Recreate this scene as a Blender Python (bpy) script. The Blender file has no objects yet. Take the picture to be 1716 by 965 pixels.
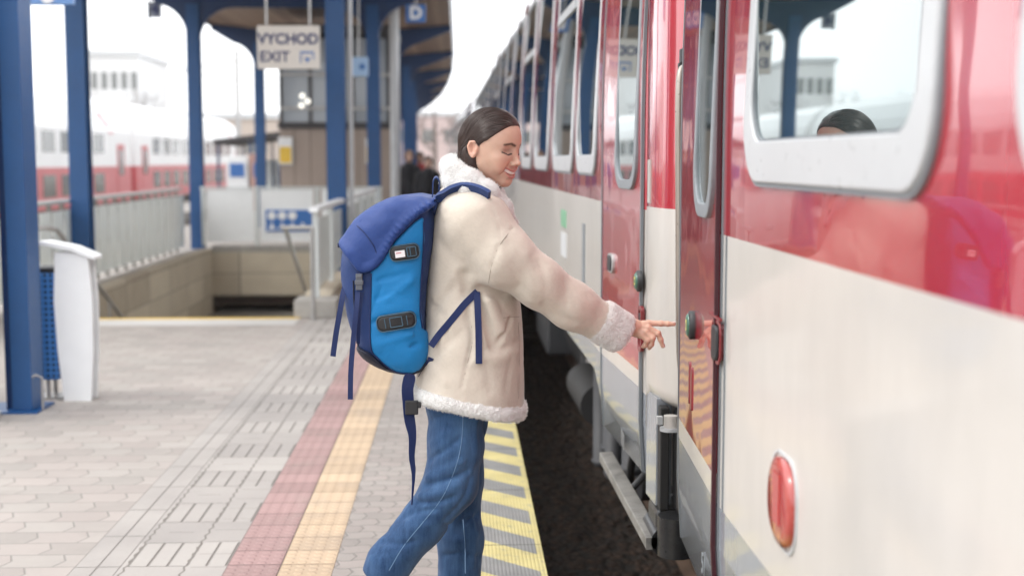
import bpy, bmesh, math, random
import numpy as np
from mathutils import Vector, Matrix
R = math.radians
random.seed(7); np.random.seed(7)
scene = bpy.context.scene
col = scene.collection

# ---------------- camera, world, sun, exposure ----------------
F_PX, CX, CY = 2200.0, 858.0, 482.5
PITCH, YAW = math.atan(214.5 / 2200), R(2.29)
CAM_H = 1.5
cam_d = bpy.data.cameras.new("camera"); cam = bpy.data.objects.new("camera", cam_d); col.objects.link(cam)
cam.location = (0, 0, CAM_H); cam.rotation_euler = (R(90) - PITCH, 0, -YAW)
cam_d.sensor_width = 36.0; cam_d.lens = F_PX / 1716 * 36.0
cam_d.clip_start = 0.05; cam_d.clip_end = 3000
cam_d.dof.use_dof = True; cam_d.dof.focus_distance = 3.72; cam_d.dof.aperture_fstop = 2.3
cam_d.dof.aperture_blades = 9
scene.camera = cam
world = bpy.data.worlds.new("World"); scene.world = world; world.use_nodes = True
_nt = world.node_tree
_bg = _nt.nodes["Background"]; _sky = _nt.nodes.new("ShaderNodeTexSky")
SUN_EL, SUN_AZ = R(50), R(-100)          # azimuth from +Y towards +X: high on the left
_sky.sky_type = 'NISHITA'; _sky.sun_disc = False; _sky.sun_elevation = SUN_EL; _sky.sun_rotation = SUN_AZ
_sky.air_density = 1.0; _sky.dust_density = 6.0; _sky.ozone_density = 1.0
_hs = _nt.nodes.new("ShaderNodeHueSaturation"); _hs.inputs['Saturation'].default_value = 0.22   # overcast: the cloud deck greys the sky
_mx = _nt.nodes.new("ShaderNodeMix"); _mx.data_type = 'RGBA'; _mx.inputs[0].default_value = .78           # an even bright cloud deck over the sky
_nt.links.new(_sky.outputs[0], _hs.inputs['Color']); _nt.links.new(_hs.outputs[0], _mx.inputs[6]); _mx.inputs[7].default_value = (11.6, 11.8, 12.1, 1)
_nt.links.new(_mx.outputs[2], _bg.inputs[0])
_bg.inputs[1].default_value = 0.15
sun_d = bpy.data.lights.new("sun", 'SUN'); sun = bpy.data.objects.new("sun", sun_d); col.objects.link(sun)
sun_d.energy = 0.8; sun_d.angle = R(14); sun_d.color = (1.0, 0.96, 0.9)
_sd = Vector((math.sin(SUN_AZ) * math.cos(SUN_EL), math.cos(SUN_AZ) * math.cos(SUN_EL), math.sin(SUN_EL)))
sun.rotation_euler = _sd.to_track_quat('Z', 'Y').to_euler(); sun.location = (-10, -10, 20)
scene.view_settings.view_transform = 'Standard'; scene.view_settings.look = 'None'
scene.view_settings.exposure = 0.68; scene.view_settings.gamma = 1.0
scene.render.engine = 'CYCLES'
scene.cycles.use_denoising = True
scene.cycles.max_bounces = 8; scene.cycles.volume_bounces = 1
scene.cycles.sample_clamp_indirect = 6.0

# ---------------- rays from the photograph's geometry (only to measure positions) ----------------
_cy, _sy, _cp, _sp = math.cos(YAW), math.sin(YAW), math.cos(PITCH), math.sin(PITCH)
_F = np.array((_sy * _cp, _cy * _cp, -_sp)); _Rt = np.array((_cy, -_sy, 0.0)); _U = np.cross(_Rt, _F)
def ray(px, py):
    return _F + _Rt * ((px - CX) / F_PX) - _U * ((py - CY) / F_PX)
def atY(px, py, Y):
    d = ray(px, py); t = Y / d[1]; return np.array((d[0] * t, Y, CAM_H + d[2] * t))
def atX(px, py, X):
    d = ray(px, py); t = X / d[0]; return np.array((X, d[1] * t, CAM_H + d[2] * t))
def atZ(px, py, Z=0.0):
    d = ray(px, py); t = (Z - CAM_H) / d[2]; return np.array((d[0] * t, d[1] * t, Z))

# ---------------- node helpers ----------------
class S:                                  # a socket with arithmetic
    def __init__(s, nt, v): s.nt, s.v = nt, v
    def _m(s, op, *a, clamp=False):
        n = s.nt.nodes.new('ShaderNodeMath'); n.operation = op; n.use_clamp = clamp
        for i, x in enumerate((s,) + a):
            x = x.v if isinstance(x, S) else x
            if isinstance(x, (int, float)): n.inputs[i].default_value = x
            else: s.nt.links.new(x, n.inputs[i])
        return S(s.nt, n.outputs[0])
    def __add__(s, o): return s._m('ADD', o)
    __radd__ = __add__
    def __sub__(s, o): return s._m('SUBTRACT', o)
    def __rsub__(s, o): return (s * -1.0) + o
    def __mul__(s, o): return s._m('MULTIPLY', o)
    __rmul__ = __mul__
    def __truediv__(s, o): return s._m('DIVIDE', o)
    def sin(s): return s._m('SINE')
    def abs(s): return s._m('ABSOLUTE')
    def frac(s): return s._m('FRACT')
    def floor(s): return s._m('FLOOR')
    def gt(s, o): return s._m('GREATER_THAN', o)
    def lt(s, o): return s._m('LESS_THAN', o)
    def max(s, o): return s._m('MAXIMUM', o)
    def min(s, o): return s._m('MINIMUM', o)
    def clamp(s): return s._m('ADD', 0.0, clamp=True)
    def ramp(s, a, b):                    # 0 at a, 1 at b
        return ((s - a) * (1.0 / (b - a))).clamp()
class Mat:
    def __init__(s, name, base=(.5, .5, .5), rough=.6, metal=0.0, coat=0.0, spec=0.5, sheen=0.0, sss=0.0, coat_rough=0.03, trans=0.0, emit=None, emit_s=0):
        s.m = bpy.data.materials.new(name); s.m.use_nodes = True; s.nt = s.m.node_tree
        s.b = s.nt.nodes['Principled BSDF']; s.set('Base Color', base); s.set('Roughness', rough); s.set('Metallic', metal)
        s.set('Coat Weight', coat); s.set('Coat Roughness', coat_rough); s.set('Specular IOR Level', spec)
        if sheen: s.set('Sheen Weight', sheen); s.set('Sheen Roughness', 0.5)
        if trans: s.set('Transmission Weight', trans)
        if sss:
            s.set('Subsurface Weight', sss); s.set('Subsurface Scale', 0.01)
            s.b.inputs['Subsurface Radius'].default_value = (1.0, 0.35, 0.2)
        if emit: s.set('Emission Color', emit); s.set('Emission Strength', emit_s)
        s._tc = None
    def set(s, k, v):
        i = s.b.inputs[k]
        if isinstance(v, S): s.nt.links.new(v.v, i)
        elif isinstance(v, bpy.types.NodeSocket): s.nt.links.new(v, i)
        elif isinstance(v, (tuple, list)): i.default_value = tuple(v) + (1.0,) if len(v) == 3 else v
        else: i.default_value = v
    def co(s, kind='Object'):
        if not s._tc: s._tc = s.nt.nodes.new('ShaderNodeTexCoord')
        return s._tc.outputs[kind]
    def xyz(s):
        n = s.nt.nodes.new('ShaderNodeSeparateXYZ'); s.nt.links.new(s.co(), n.inputs[0])
        return [S(s.nt, n.outputs[i]) for i in range(3)]
    def vec(s, *xs):
        n = s.nt.nodes.new('ShaderNodeCombineXYZ')
        for i, x in enumerate(xs):
            if isinstance(x, S): s.nt.links.new(x.v, n.inputs[i])
            else: n.inputs[i].default_value = x
        return n.outputs[0]
    def noise(s, scale, detail=4, rough=.55, vec=None, stretch=None, dist=0.0):
        n = s.nt.nodes.new('ShaderNodeTexNoise'); n.inputs['Scale'].default_value = scale
        n.inputs['Detail'].default_value = detail; n.inputs['Roughness'].default_value = rough; n.inputs['Distortion'].default_value = dist
        v = vec or s.co()
        if stretch:
            mp = s.nt.nodes.new('ShaderNodeMapping'); mp.inputs['Scale'].default_value = stretch; s.nt.links.new(v, mp.inputs[0]); v = mp.outputs[0]
        s.nt.links.new(v, n.inputs['Vector']); return S(s.nt, n.outputs['Fac'])
    def voro(s, scale, vec=None, feature='F1', rnd=1.0):
        n = s.nt.nodes.new('ShaderNodeTexVoronoi'); n.feature = feature; n.inputs['Scale'].default_value = scale; n.inputs['Randomness'].default_value = rnd
        s.nt.links.new(vec or s.co(), n.inputs['Vector']); return S(s.nt, n.outputs['Distance']), n.outputs['Color'] if feature == 'F1' else None
    def cellrnd(s, *xs):
        n = s.nt.nodes.new('ShaderNodeTexWhiteNoise'); n.noise_dimensions = '3D'
        s.nt.links.new(s.vec(*xs), n.inputs['Vector']); return S(s.nt, n.outputs['Value'])
    def mix(s, f, a, b):
        n = s.nt.nodes.new('ShaderNodeMix'); n.data_type = 'RGBA'
        for i, x in ((0, f), (6, a), (7, b)):
            if isinstance(x, S): s.nt.links.new(x.v, n.inputs[i])
            elif isinstance(x, bpy.types.NodeSocket): s.nt.links.new(x, n.inputs[i])
            elif isinstance(x, (tuple, list)): n.inputs[i].default_value = tuple(x) + (1.0,) if len(x) == 3 else x
            else: n.inputs[i].default_value = x
        return n.outputs[2]
    def bump(s, h, dist=0.002, strength=1.0, prev=None):
        n = s.nt.nodes.new('ShaderNodeBump'); n.inputs['Distance'].default_value = dist; n.inputs['Strength'].default_value = strength
        s.nt.links.new(h.v, n.inputs['Height'])
        if prev: s.nt.links.new(prev, n.inputs['Normal'])
        s.nt.links.new(n.outputs[0], s.b.inputs['Normal']); return n.outputs[0]
def scl(c, k): return tuple(min(1, x * k) for x in c)
def grimy(name, base, rough=.6, var=.25, scale=3.0, bump=0.0, bscale=60, **kw):
    """paint or stone with uneven tone, so that no surface is perfectly flat"""
    M = Mat(name, base, rough, **kw)
    n = M.noise(scale, 6, .6); n2 = M.noise(scale * 9, 4, .6)
    f = (n * .65 + n2 * .35).ramp(.32, .68)
    M.set('Base Color', M.mix(f, scl(base, 1 - var), scl(base, 1 + var * .6)))
    M.set('Roughness', n2.ramp(.2, .8) * (.25 * rough) + rough * .85)
    if bump: M.bump(M.noise(bscale, 5, .6), bump)
    return M
# ---------------- mesh builder ----------------
class MB:
    def __init__(s): s.v, s.f, s.mi, s.sm = [], [], [], []
    def add(s, vs, fs, mi=0, smooth=False):
        o = len(s.v); s.v += [tuple(map(float, p)) for p in vs]
        for f in fs: s.f.append(tuple(i + o for i in f)); s.mi.append(mi); s.sm.append(smooth)
        return s
    def box(s, a, b, mi=0, M=None):
        (x0, y0, z0), (x1, y1, z1) = [min(p, q) for p, q in zip(a, b)], [max(p, q) for p, q in zip(a, b)]
        vs = [(x, y, z) for z in (z0, z1) for y in (y0, y1) for x in (x0, x1)]
        if M is not None: vs = [tuple(M @ Vector(p)) for p in vs]
        return s.add(vs, [(0, 2, 3, 1), (4, 5, 7, 6), (0, 1, 5, 4), (2, 6, 7, 3), (0, 4, 6, 2), (1, 3, 7, 5)], mi)
    def prism(s, poly, d, mi=0, smooth=False):         # poly: list of 3D points (planar), extruded by vector d
        n = len(poly); vs = [tuple(p) for p in poly] + [tuple(np.array(p) + np.array(d)) for p in poly]
        return s.add(vs, [tuple(range(n))[::-1], tuple(range(n, 2 * n))], mi, False).add(vs, [(i, (i + 1) % n, (i + 1) % n + n, i + n) for i in range(n)], mi, smooth)
    def tube(s, pts, r, seg=12, mi=0, caps=True, flat=None):
        pts = [Vector(p) for p in pts]; n = len(pts); rings = []
        rs = r if isinstance(r, (list, tuple)) else [r] * n
        ref = None
        for i, p in enumerate(pts):
            t = (pts[min(i + 1, n - 1)] - pts[max(i - 1, 0)]).normalized()
            if ref is None: ref = t.orthogonal().normalized()
            ref = (ref - t * ref.dot(t)).normalized(); b = t.cross(ref)
            rings.append([p + (ref * math.cos(a) + b * math.sin(a)) * rs[i] for a in [2 * math.pi * k / seg for k in range(seg)]])
        vs = [q for rg in rings for q in rg]
        fs = [(i * seg + k, i * seg + (k + 1) % seg, (i + 1) * seg + (k + 1) % seg, (i + 1) * seg + k) for i in range(n - 1) for k in range(seg)]
        s.add(vs, fs, mi, True)
        if caps: s.add(rings[0], [tuple(range(seg))[::-1]], mi); s.add(rings[-1], [tuple(range(seg))], mi)
        return s
    def ribbon(s, pts, w, t, side, mi=0):              # flat strap: pts centre line, w width along 'side' vectors, t thickness
        n = len(pts); P = [np.array(p, float) for p in pts]
        sd = [np.array(x, float) for x in side] if hasattr(side[0], '__len__') else [np.array(side, float)] * n
        vs = []
        for i in range(n):
            tg = P[min(i + 1, n - 1)] - P[max(i - 1, 0)]; tg = tg / (np.linalg.norm(tg) + 1e-9)
            q = sd[i] - tg * sd[i].dot(tg); q = q / np.linalg.norm(q); nm = np.cross(tg, q)
            ww = w[i] if isinstance(w, (list, tuple)) else w
            vs += [P[i] + q * ww / 2 + nm * t / 2, P[i] - q * ww / 2 + nm * t / 2, P[i] - q * ww / 2 - nm * t / 2, P[i] + q * ww / 2 - nm * t / 2]
        fs = [(i * 4 + k, i * 4 + (k + 1) % 4, (i + 1) * 4 + (k + 1) % 4, (i + 1) * 4 + k) for i in range(n - 1) for k in range(4)]
        fs += [(3, 2, 1, 0), tuple((n - 1) * 4 + k for k in range(4))]
        return s.add(vs, fs, mi, False)
    def build(s, name, mats, parent=None, bevel=0.0, seg=2):
        me = bpy.data.meshes.new(name); me.from_pydata(s.v, [], s.f)
        for m in (mats if isinstance(mats, (list, tuple)) else [mats]): me.materials.append(m.m if isinstance(m, Mat) else m)
        me.polygons.foreach_set('material_index', s.mi); me.polygons.foreach_set('use_smooth', s.sm)
        bm = bmesh.new(); bm.from_mesh(me); bmesh.ops.recalc_face_normals(bm, faces=bm.faces); bm.to_mesh(me); bm.free()
        o = bpy.data.objects.new(name, me); col.objects.link(o)
        if parent is not None: adopt(o, parent)
        if bevel:
            b = o.modifiers.new('bevel', 'BEVEL'); b.width = bevel; b.segments = seg; b.limit_method = 'ANGLE'; b.angle_limit = R(40); b.harden_normals = False
        return o
def wmat(o):
    m = Matrix.LocRotScale(o.location, o.rotation_euler, o.scale)
    return (wmat(o.parent) @ o.matrix_parent_inverse @ m) if o.parent else m
def adopt(o, parent):                                  # parts are built in world coordinates and keep their place
    o.parent = parent; o.matrix_parent_inverse = wmat(parent).inverted()
def thing(name, label, cat, loc=(0, 0, 0), group=None, rz=0.0):
    o = bpy.data.objects.new(name, None); col.objects.link(o); o.location = loc; o.rotation_euler = (0, 0, rz); o.empty_display_size = .1
    return tag(o, label, cat, group)
def tag(o, label=None, cat=None, group=None, kind=None):
    if label: o['label'] = label
    if cat: o['category'] = cat
    if group: o['group'] = group
    if kind: o['kind'] = kind
    return o
def copy_tree(o, parent=None):
    c = o.copy(); col.objects.link(c)
    if parent is not None: c.parent = parent
    for ch in list(o.children): copy_tree(ch, c)
    return c
FONT = bpy.data.fonts.load('<builtin>') if '<builtin>' in bpy.data.fonts else None
def text(name, body, size, depth, mat, M, parent=None, align='CENTER', bold=0.0, sx=1.0):
    """lettering as a mesh; M maps the text plane (x right, y up, z out) to the world"""
    c = bpy.data.curves.new('txt', 'FONT'); c.body = body; c.size = size; c.extrude = depth; c.align_x = align; c.align_y = 'CENTER'; c.offset = bold
    t = bpy.data.objects.new('txt', c); col.objects.link(t)
    bpy.context.view_layer.update()
    me = bpy.data.meshes.new_from_object(t.evaluated_get(bpy.context.evaluated_depsgraph_get()))
    bpy.data.objects.remove(t); me.transform(M @ Matrix.Diagonal((sx, 1, 1, 1))); me.materials.clear(); me.materials.append(mat.m)
    o = bpy.data.objects.new(name, me); col.objects.link(o)
    if parent is not None: adopt(o, parent)
    return o
def frame_mat(o, x, y):                                # text frame: origin, right, up
    x = Vector(x).normalized(); y = Vector(y).normalized(); z = x.cross(y)
    return Matrix(((x.x, y.x, z.x, o[0]), (x.y, y.y, z.y, o[1]), (x.z, y.z, z.z, o[2]), (0, 0, 0, 1)))

# ---------------- implicit surfaces (bodies, cloth, soft things) ----------------
def _lin(P, a, b):
    a, b = np.array(a, float), np.array(b, float); ab = b - a
    t = np.clip(((P - a) @ ab) / (ab @ ab), 0, 1)
    return t, np.linalg.norm(P - a - t[:, None] * ab, axis=1)
def cone(P, a, b, ra, rb):
    t, d = _lin(P, a, b); return d - (ra + (rb - ra) * t)
def chain(P, pts, rs, k=0.0):
    d = None
    for i in range(len(pts) - 1):
        e = cone(P, pts[i], pts[i + 1], rs[i], rs[i + 1]); d = e if d is None else (smin(d, e, k) if k else np.minimum(d, e))
    return d
def ell(P, c, r, M=None):
    q = P - np.array(c, float)
    if M is not None: q = q @ M
    r = np.array(r, float); k0 = np.linalg.norm(q / r, axis=1); k1 = np.linalg.norm(q / (r * r), axis=1) + 1e-9
    return k0 * (k0 - 1) / k1
def rbox(P, c, hb, r, M=None):
    q = P - np.array(c, float)
    if M is not None: q = q @ M
    q = np.abs(q) - (np.array(hb) - r); return np.linalg.norm(np.maximum(q, 0), axis=1) + np.minimum(q.max(axis=1), 0) - r
def smin(a, b, k):
    h = np.maximum(k - np.abs(a - b), 0) / k; return np.minimum(a, b) - h * h * k * .25
def smax(a, b, k): return -smin(-a, -b, k)
def poly2(x, z, pts):                                  # signed distance to a polygon in a plane
    pts = np.array(pts, float); n = len(pts); d = np.full(x.shape, 1e9); s = np.ones(x.shape)
    for i in range(n):
        a, b = pts[i], pts[i - 1]; e = b - a; wx, wz = x - a[0], z - a[1]
        t = np.clip((wx * e[0] + wz * e[1]) / (e @ e + 1e-12), 0, 1)
        d = np.minimum(d, (wx - e[0] * t) ** 2 + (wz - e[1] * t) ** 2)
        c1, c2, c3 = z >= a[1], z < b[1], e[0] * wz > e[1] * wx
        s = np.where((c1 & c2 & c3) | (~c1 & ~c2 & ~c3), -s, s)
    return s * np.sqrt(d)
def bez(pts, n=6):                                     # Catmull-Rom through closed points
    pts = np.array(pts, float); N = len(pts); out = []
    for i in range(N):
        p0, p1, p2, p3 = pts[i - 1], pts[i], pts[(i + 1) % N], pts[(i + 2) % N]
        for k in range(n):
            t = k / n; out.append(.5 * ((2 * p1) + (-p0 + p2) * t + (2 * p0 - 5 * p1 + 4 * p2 - p3) * t * t + (-p0 + 3 * p1 - 3 * p2 + p3) * t ** 3))
    return np.array(out)
def openc(pts, n=6):                                   # Catmull-Rom through open points
    pts = [np.array(p, float) for p in pts]; P = [2 * pts[0] - pts[1]] + pts + [2 * pts[-1] - pts[-2]]; out = []
    for i in range(1, len(P) - 2):
        p0, p1, p2, p3 = P[i - 1:i + 3]
        for k in range(n):
            t = k / n; out.append(.5 * ((2 * p1) + (-p0 + p2) * t + (2 * p0 - 5 * p1 + 4 * p2 - p3) * t * t + (-p0 + 3 * p1 - 3 * p2 + p3) * t ** 3))
    out.append(pts[-1]); return out
def fold(P, pts, w, A):                                # a ridge (A>0) or crease (A<0) along a polyline, to add to -d
    dm = np.full(len(P), 1e9)
    for i in range(len(pts) - 1):
        t, d = _lin(P, pts[i], pts[i + 1]); dm = np.minimum(dm, d)
    return A * np.exp(-(dm / w) ** 2)
def _hash(i, j, k):
    n = (i * 374761393 + j * 668265263 + k * 2147483647 * 3) & 0x7fffffff
    n = ((n ^ (n >> 13)) * 1274126177) & 0x7fffffff; return ((n ^ (n >> 16)) & 0xffff) / 65535.0
def vnoise(P, sc):
    q = P * sc; f = np.floor(q); u = q - f; u = u * u * (3 - 2 * u); f = f.astype(np.int64); r = 0
    for a in (0, 1):
        for b in (0, 1):
            for c in (0, 1):
                w = (u[:, 0] if a else 1 - u[:, 0]) * (u[:, 1] if b else 1 - u[:, 1]) * (u[:, 2] if c else 1 - u[:, 2])
                r = r + w * _hash(f[:, 0] + a, f[:, 1] + b, f[:, 2] + c)
    return r * 2 - 1
def surf(f, lo, hi, h, B=12):
    """surface nets over a sparse block grid; returns vertices and quads"""
    lo, hi = np.array(lo, float), np.array(hi, float)
    nb = np.ceil((hi - lo) / (h * B)).astype(int); n = nb * B + 1
    bc = np.stack(np.meshgrid(*[np.arange(k) for k in nb], indexing='ij'), -1).reshape(-1, 3)
    cen = lo + (bc + .5) * B * h; dc = f(cen); act = bc[np.abs(dc) < B * h * .87 * 1.35 + .012]
    V = np.full(tuple(n), 1.0, np.float32)
    # sign for inactive blocks
    for b, d in zip(bc[np.abs(dc) >= B * h * .87 * 1.35 + .012], dc[np.abs(dc) >= B * h * .87 * 1.35 + .012]):
        if d < 0: V[b[0] * B:b[0] * B + B + 1, b[1] * B:b[1] * B + B + 1, b[2] * B:b[2] * B + B + 1] = -1
    g = np.stack(np.meshgrid(*[np.arange(B + 1)] * 3, indexing='ij'), -1).reshape(-1, 3)
    CH = 100
    for i in range(0, len(act), CH):
        idx = (act[i:i + CH, None, :] * B + g[None]).reshape(-1, 3); V[idx[:, 0], idx[:, 1], idx[:, 2]] = f(lo + idx * h)
    V[0] = V[-1] = 1; V[:, 0] = V[:, -1] = 1; V[:, :, 0] = V[:, :, -1] = 1
    s = V < 0
    m = np.zeros(tuple(n - 1), bool); c8 = [s[a:n[0] - 1 + a, b:n[1] - 1 + b, c:n[2] - 1 + c] for a in (0, 1) for b in (0, 1) for c in (0, 1)]
    m = np.logical_or.reduce(c8) & ~np.logical_and.reduce(c8)
    ci = np.argwhere(m); vid = np.full(m.shape, -1, np.int64); vid[m] = np.arange(len(ci))
    acc = np.zeros((len(ci), 3)); cnt = np.zeros(len(ci))
    for ax in range(3):
        for a in (0, 1):
            for b in (0, 1):
                o0 = [0, 0, 0]; oth = [k for k in range(3) if k != ax]; o0[oth[0]] = a; o0[oth[1]] = b; o1 = list(o0); o1[ax] = 1
                p, q = ci + o0, ci + o1; v0, v1 = V[p[:, 0], p[:, 1], p[:, 2]], V[q[:, 0], q[:, 1], q[:, 2]]
                cr = (v0 < 0) != (v1 < 0); t = np.where(cr, v0 / np.where(cr, v0 - v1, 1), 0)
                pt = p.astype(float); pt[:, ax] += t; acc[cr] += pt[cr]; cnt += cr
    verts = lo + acc / cnt[:, None] * h
    quads = []
    for ax in range(3):
        oth = [k for k in range(3) if k != ax]; sl0 = [slice(1, -1)] * 3; sl0[ax] = slice(0, -1); sl1 = list(sl0); sl1[ax] = slice(1, None)
        a, b = s[tuple(sl0)], s[tuple(sl1)]; e = np.argwhere(a != b)
        if not len(e): continue
        fl = a[e[:, 0], e[:, 1], e[:, 2]]; e = e + 1; e[:, ax] -= 1
        ids = []
        for (da, db) in ((-1, -1), (0, -1), (0, 0), (-1, 0)):
            k = e.copy(); k[:, oth[0]] += da; k[:, oth[1]] += db; ids.append(vid[k[:, 0], k[:, 1], k[:, 2]])
        q = np.stack(ids, 1); flip = fl if ax != 1 else ~fl
        q[~flip] = q[~flip][:, ::-1]; quads.append(q)
    quads = np.concatenate(quads); return verts, quads[(quads >= 0).all(1)]
def soft(name, f, lo, hi, h, mats, parent=None, relax=1, colour=None, matf=None, world=None):
    parts = f if isinstance(f, list) else [(f, lo, hi, h)]
    Vs, Qs, off = [], [], 0
    for (ff, l, u, hh) in parts:
        v, q = surf(ff, l, u, hh)
        for _ in range(relax):                        # project back after a light smoothing
            nb = np.zeros_like(v); c = np.zeros(len(v))
            for a, b in ((0, 1), (1, 2), (2, 3), (3, 0)):
                np.add.at(nb, q[:, a], v[q[:, b]]); np.add.at(nb, q[:, b], v[q[:, a]]); np.add.at(c, q[:, a], 1); np.add.at(c, q[:, b], 1)
            v = v * .4 + .6 * nb / np.maximum(c, 1)[:, None]
        Vs.append(v); Qs.append(q + off); off += len(v)
    v, q = np.concatenate(Vs), np.concatenate(Qs)
    me = bpy.data.meshes.new(name); me.vertices.add(len(v)); me.vertices.foreach_set('co', (v if world is None else world(v)).ravel())
    me.loops.add(len(q) * 4); me.loops.foreach_set('vertex_index', q.ravel().astype(np.int32)); me.polygons.add(len(q))
    me.polygons.foreach_set('loop_start', np.arange(0, len(q) * 4, 4, dtype=np.int32))
    me.update(calc_edges=True); me.polygons.foreach_set('use_smooth', np.ones(len(q), bool))
    for m in (mats if isinstance(mats, (list, tuple)) else [mats]): me.materials.append(m.m if isinstance(m, Mat) else m)
    if matf is not None: me.polygons.foreach_set('material_index', matf(v[q].mean(1)).astype(np.int32))
    if colour is not None:
        for cn, cf in colour.items():
            at = me.attributes.new(cn, 'FLOAT', 'POINT'); at.data.foreach_set('value', cf(v).astype(np.float32))
    me.validate(); o = bpy.data.objects.new(name, me); col.objects.link(o)
    if parent is not None: adopt(o, parent)
    return o
# ---------------- materials of the place ----------------
BLUE = (.005, .068, .215)
m_blue = grimy('blue_steel_paint', BLUE, .42, .15, 2.0)
m_blue_dk = grimy('dark_blue_paint', (.006, .036, .125), .45, .15, 2.0)
m_blue_lt = grimy('light_blue_paint', (.16, .3, .58), .4, .1, 2.0)
m_white = grimy('white_panel', (.83, .84, .84), .45, .06, 1.5)
m_ltgrey = grimy('light_grey_metal', (.52, .53, .54), .4, .1, 4.0)
m_galv = grimy('galvanised_steel', (.42, .41, .4), .42, .2, 9.0, metal=.6)
m_steel = Mat('brushed_steel', (.55, .54, .52), .28, 1.0)
m_black = grimy('black_plastic', (.018, .018, .02), .5, .2, 9.0)
m_dark = grimy('dark_cladding', (.045, .04, .042), .5, .3, 2.5)
m_wood = grimy('brown_soffit_boards', (.25, .165, .11), .6, .3, 1.5)
m_conc = grimy('concrete', (.36, .34, .31), .85, .3, 2.2, bump=.004, bscale=30)
m_rail = grimy('rusty_rail', (.13, .085, .06), .6, .4, 8.0)
m_yel = grimy('yellow_paint', (.8, .52, .06), .5, .12, 7.0)
m_signblue = Mat('sign_blue', (.03, .14, .42), .4)
m_signwhite = Mat('sign_white', (.8, .8, .8), .4)
m_letter = Mat('lettering_blue', (.02, .03, .12), .5)
def stone_mat():
    M = Mat('tan_stone_slabs', (.4, .33, .24), .8); x, y, z = M.xyz()
    u = (x + y) / 1.2; r = (z / .35); c = M.cellrnd(u.floor(), r.floor(), 0.0)
    n = M.noise(3, 6, .6); jl = ((u.frac() - .5).abs().gt(.492)).max((r.frac() - .5).abs().gt(.485))
    a = M.mix((c * .6 + n * .4).ramp(.2, .8), (.33, .27, .20), (.56, .49, .38))
    M.set('Base Color', M.mix(jl, a, (.2, .17, .14))); return M
m_stone = stone_mat()
def paver_mat(name, base, w, l, amp, zig=.0, gap=.0035, x0=0.0, warm=.05, dirt=.25):
    M = Mat(name, base, .8); x, y, z = M.xyz()
    yy = (y / l); row = yy.floor()
    tri = ((yy.frac() - .5).abs() * 4 - 1)                      # zigzag along the run
    off = (row * .5).frac()
    u = (x - x0 + tri * zig) / w + off
    yw = (y + ((x / w * 6.2832).sin()) * amp) / l
    rowb = yw.floor(); u2 = (x - x0 + ((yw.frac() - .5).abs() * 4 - 1) * zig) / w + (rowb * .5).frac()
    du = (u2.frac() - .5).abs(); dv = (yw.frac() - .5).abs()
    g = (du.ramp(.5 - gap * 1.6 / w, .5 - gap * .5 / w)).max(dv.ramp(.5 - gap * 1.6 / l, .5 - gap * .5 / l))
    c = M.cellrnd(u2.floor(), rowb, 0.0)
    n = M.noise(1.1, 5, .6); n2 = M.noise(90, 3, .6); st = M.noise(7, 5, .65)
    tone = (c * .22 + n * .48 + st * .2 + n2 * .1)
    a = M.mix(tone.ramp(.3, .7), scl(base, 1 - dirt), scl(base, 1.14))
    pink = (base[0] * (1 + warm * 1.6), base[1] * (1 - warm * .4), base[2] * (1 - warm * .2))
    a = M.mix(M.cellrnd(u2.floor(), rowb, 3.0) * .8, a, M.mix(.5, a, pink))
    a = M.mix(M.noise(2.6, 6, .72).ramp(.56, .74) * .4, a, scl(base, .72)); gum = M.noise(11, 2, .4).ramp(.74, .77); a = M.mix(gum * .5, a, scl(base, .45))
    spots = M.noise(26, 2, .5, dist=.6).ramp(.72, .78)
    a = M.mix(spots * .5, a, scl(base, 1.35))
    M.set('Base Color', M.mix(g, a, scl(base, .68)))
    M.bump((1 - g) * .55 + n2 * .12, .003)
    return M
m_pave = paver_mat('interlocking_pavers', (.325, .30, .275), .20, .155, .0, .014)
m_pave_s = paver_mat('small_wavy_pavers', (.28, .255, .235), .115, .095, .007, .009, gap=.004)
def tactile_mat(name, base, l=.178, w=.2, x0=0.0, n=4):
    M = Mat(name, base, .75); x, y, z = M.xyz()
    u, v = (x - x0) / w, y / l
    g = ((u.frac() - .5).abs().ramp(.482, .494)).max((v.frac() - .5).abs().ramp(.478, .492))
    a, b = (u * n).frac() - .5, (v * 4).frac() - .5
    d = (a * a * 1.2 + b * b * 1.2)._m('POWER', .5); dot = d.ramp(.40, .26)
    c = M.cellrnd(v.floor(), 1.0, 0.0); no = M.noise(2.0, 5, .6); n2 = M.noise(80, 3)
    t = (c * .35 + no * .45 + n2 * .2).ramp(.25, .75)
    ba = M.mix(t, scl(base, .8), scl(base, 1.15))
    ba = M.mix(dot * .2, ba, scl(base, 1.3)); ba = M.mix(M.noise(2.4, 6, .7).ramp(.5, .72) * .4, ba, (.27, .23, .2)); ba = M.mix(M.noise(14, 3, .5).ramp(.7, .76) * .35, ba, (.2, .17, .15))
    M.set('Base Color', M.mix(g, ba, scl(base, .3))); M.bump(dot * .9 + (1 - g) * .8 + n2 * .08, .0035); return M
m_tred = tactile_mat('red_tactile_tiles', (.31, .20, .19), x0=-.868)
m_tyel = tactile_mat('yellow_tactile_tiles', (.46, .345, .235), x0=-.668)
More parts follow.
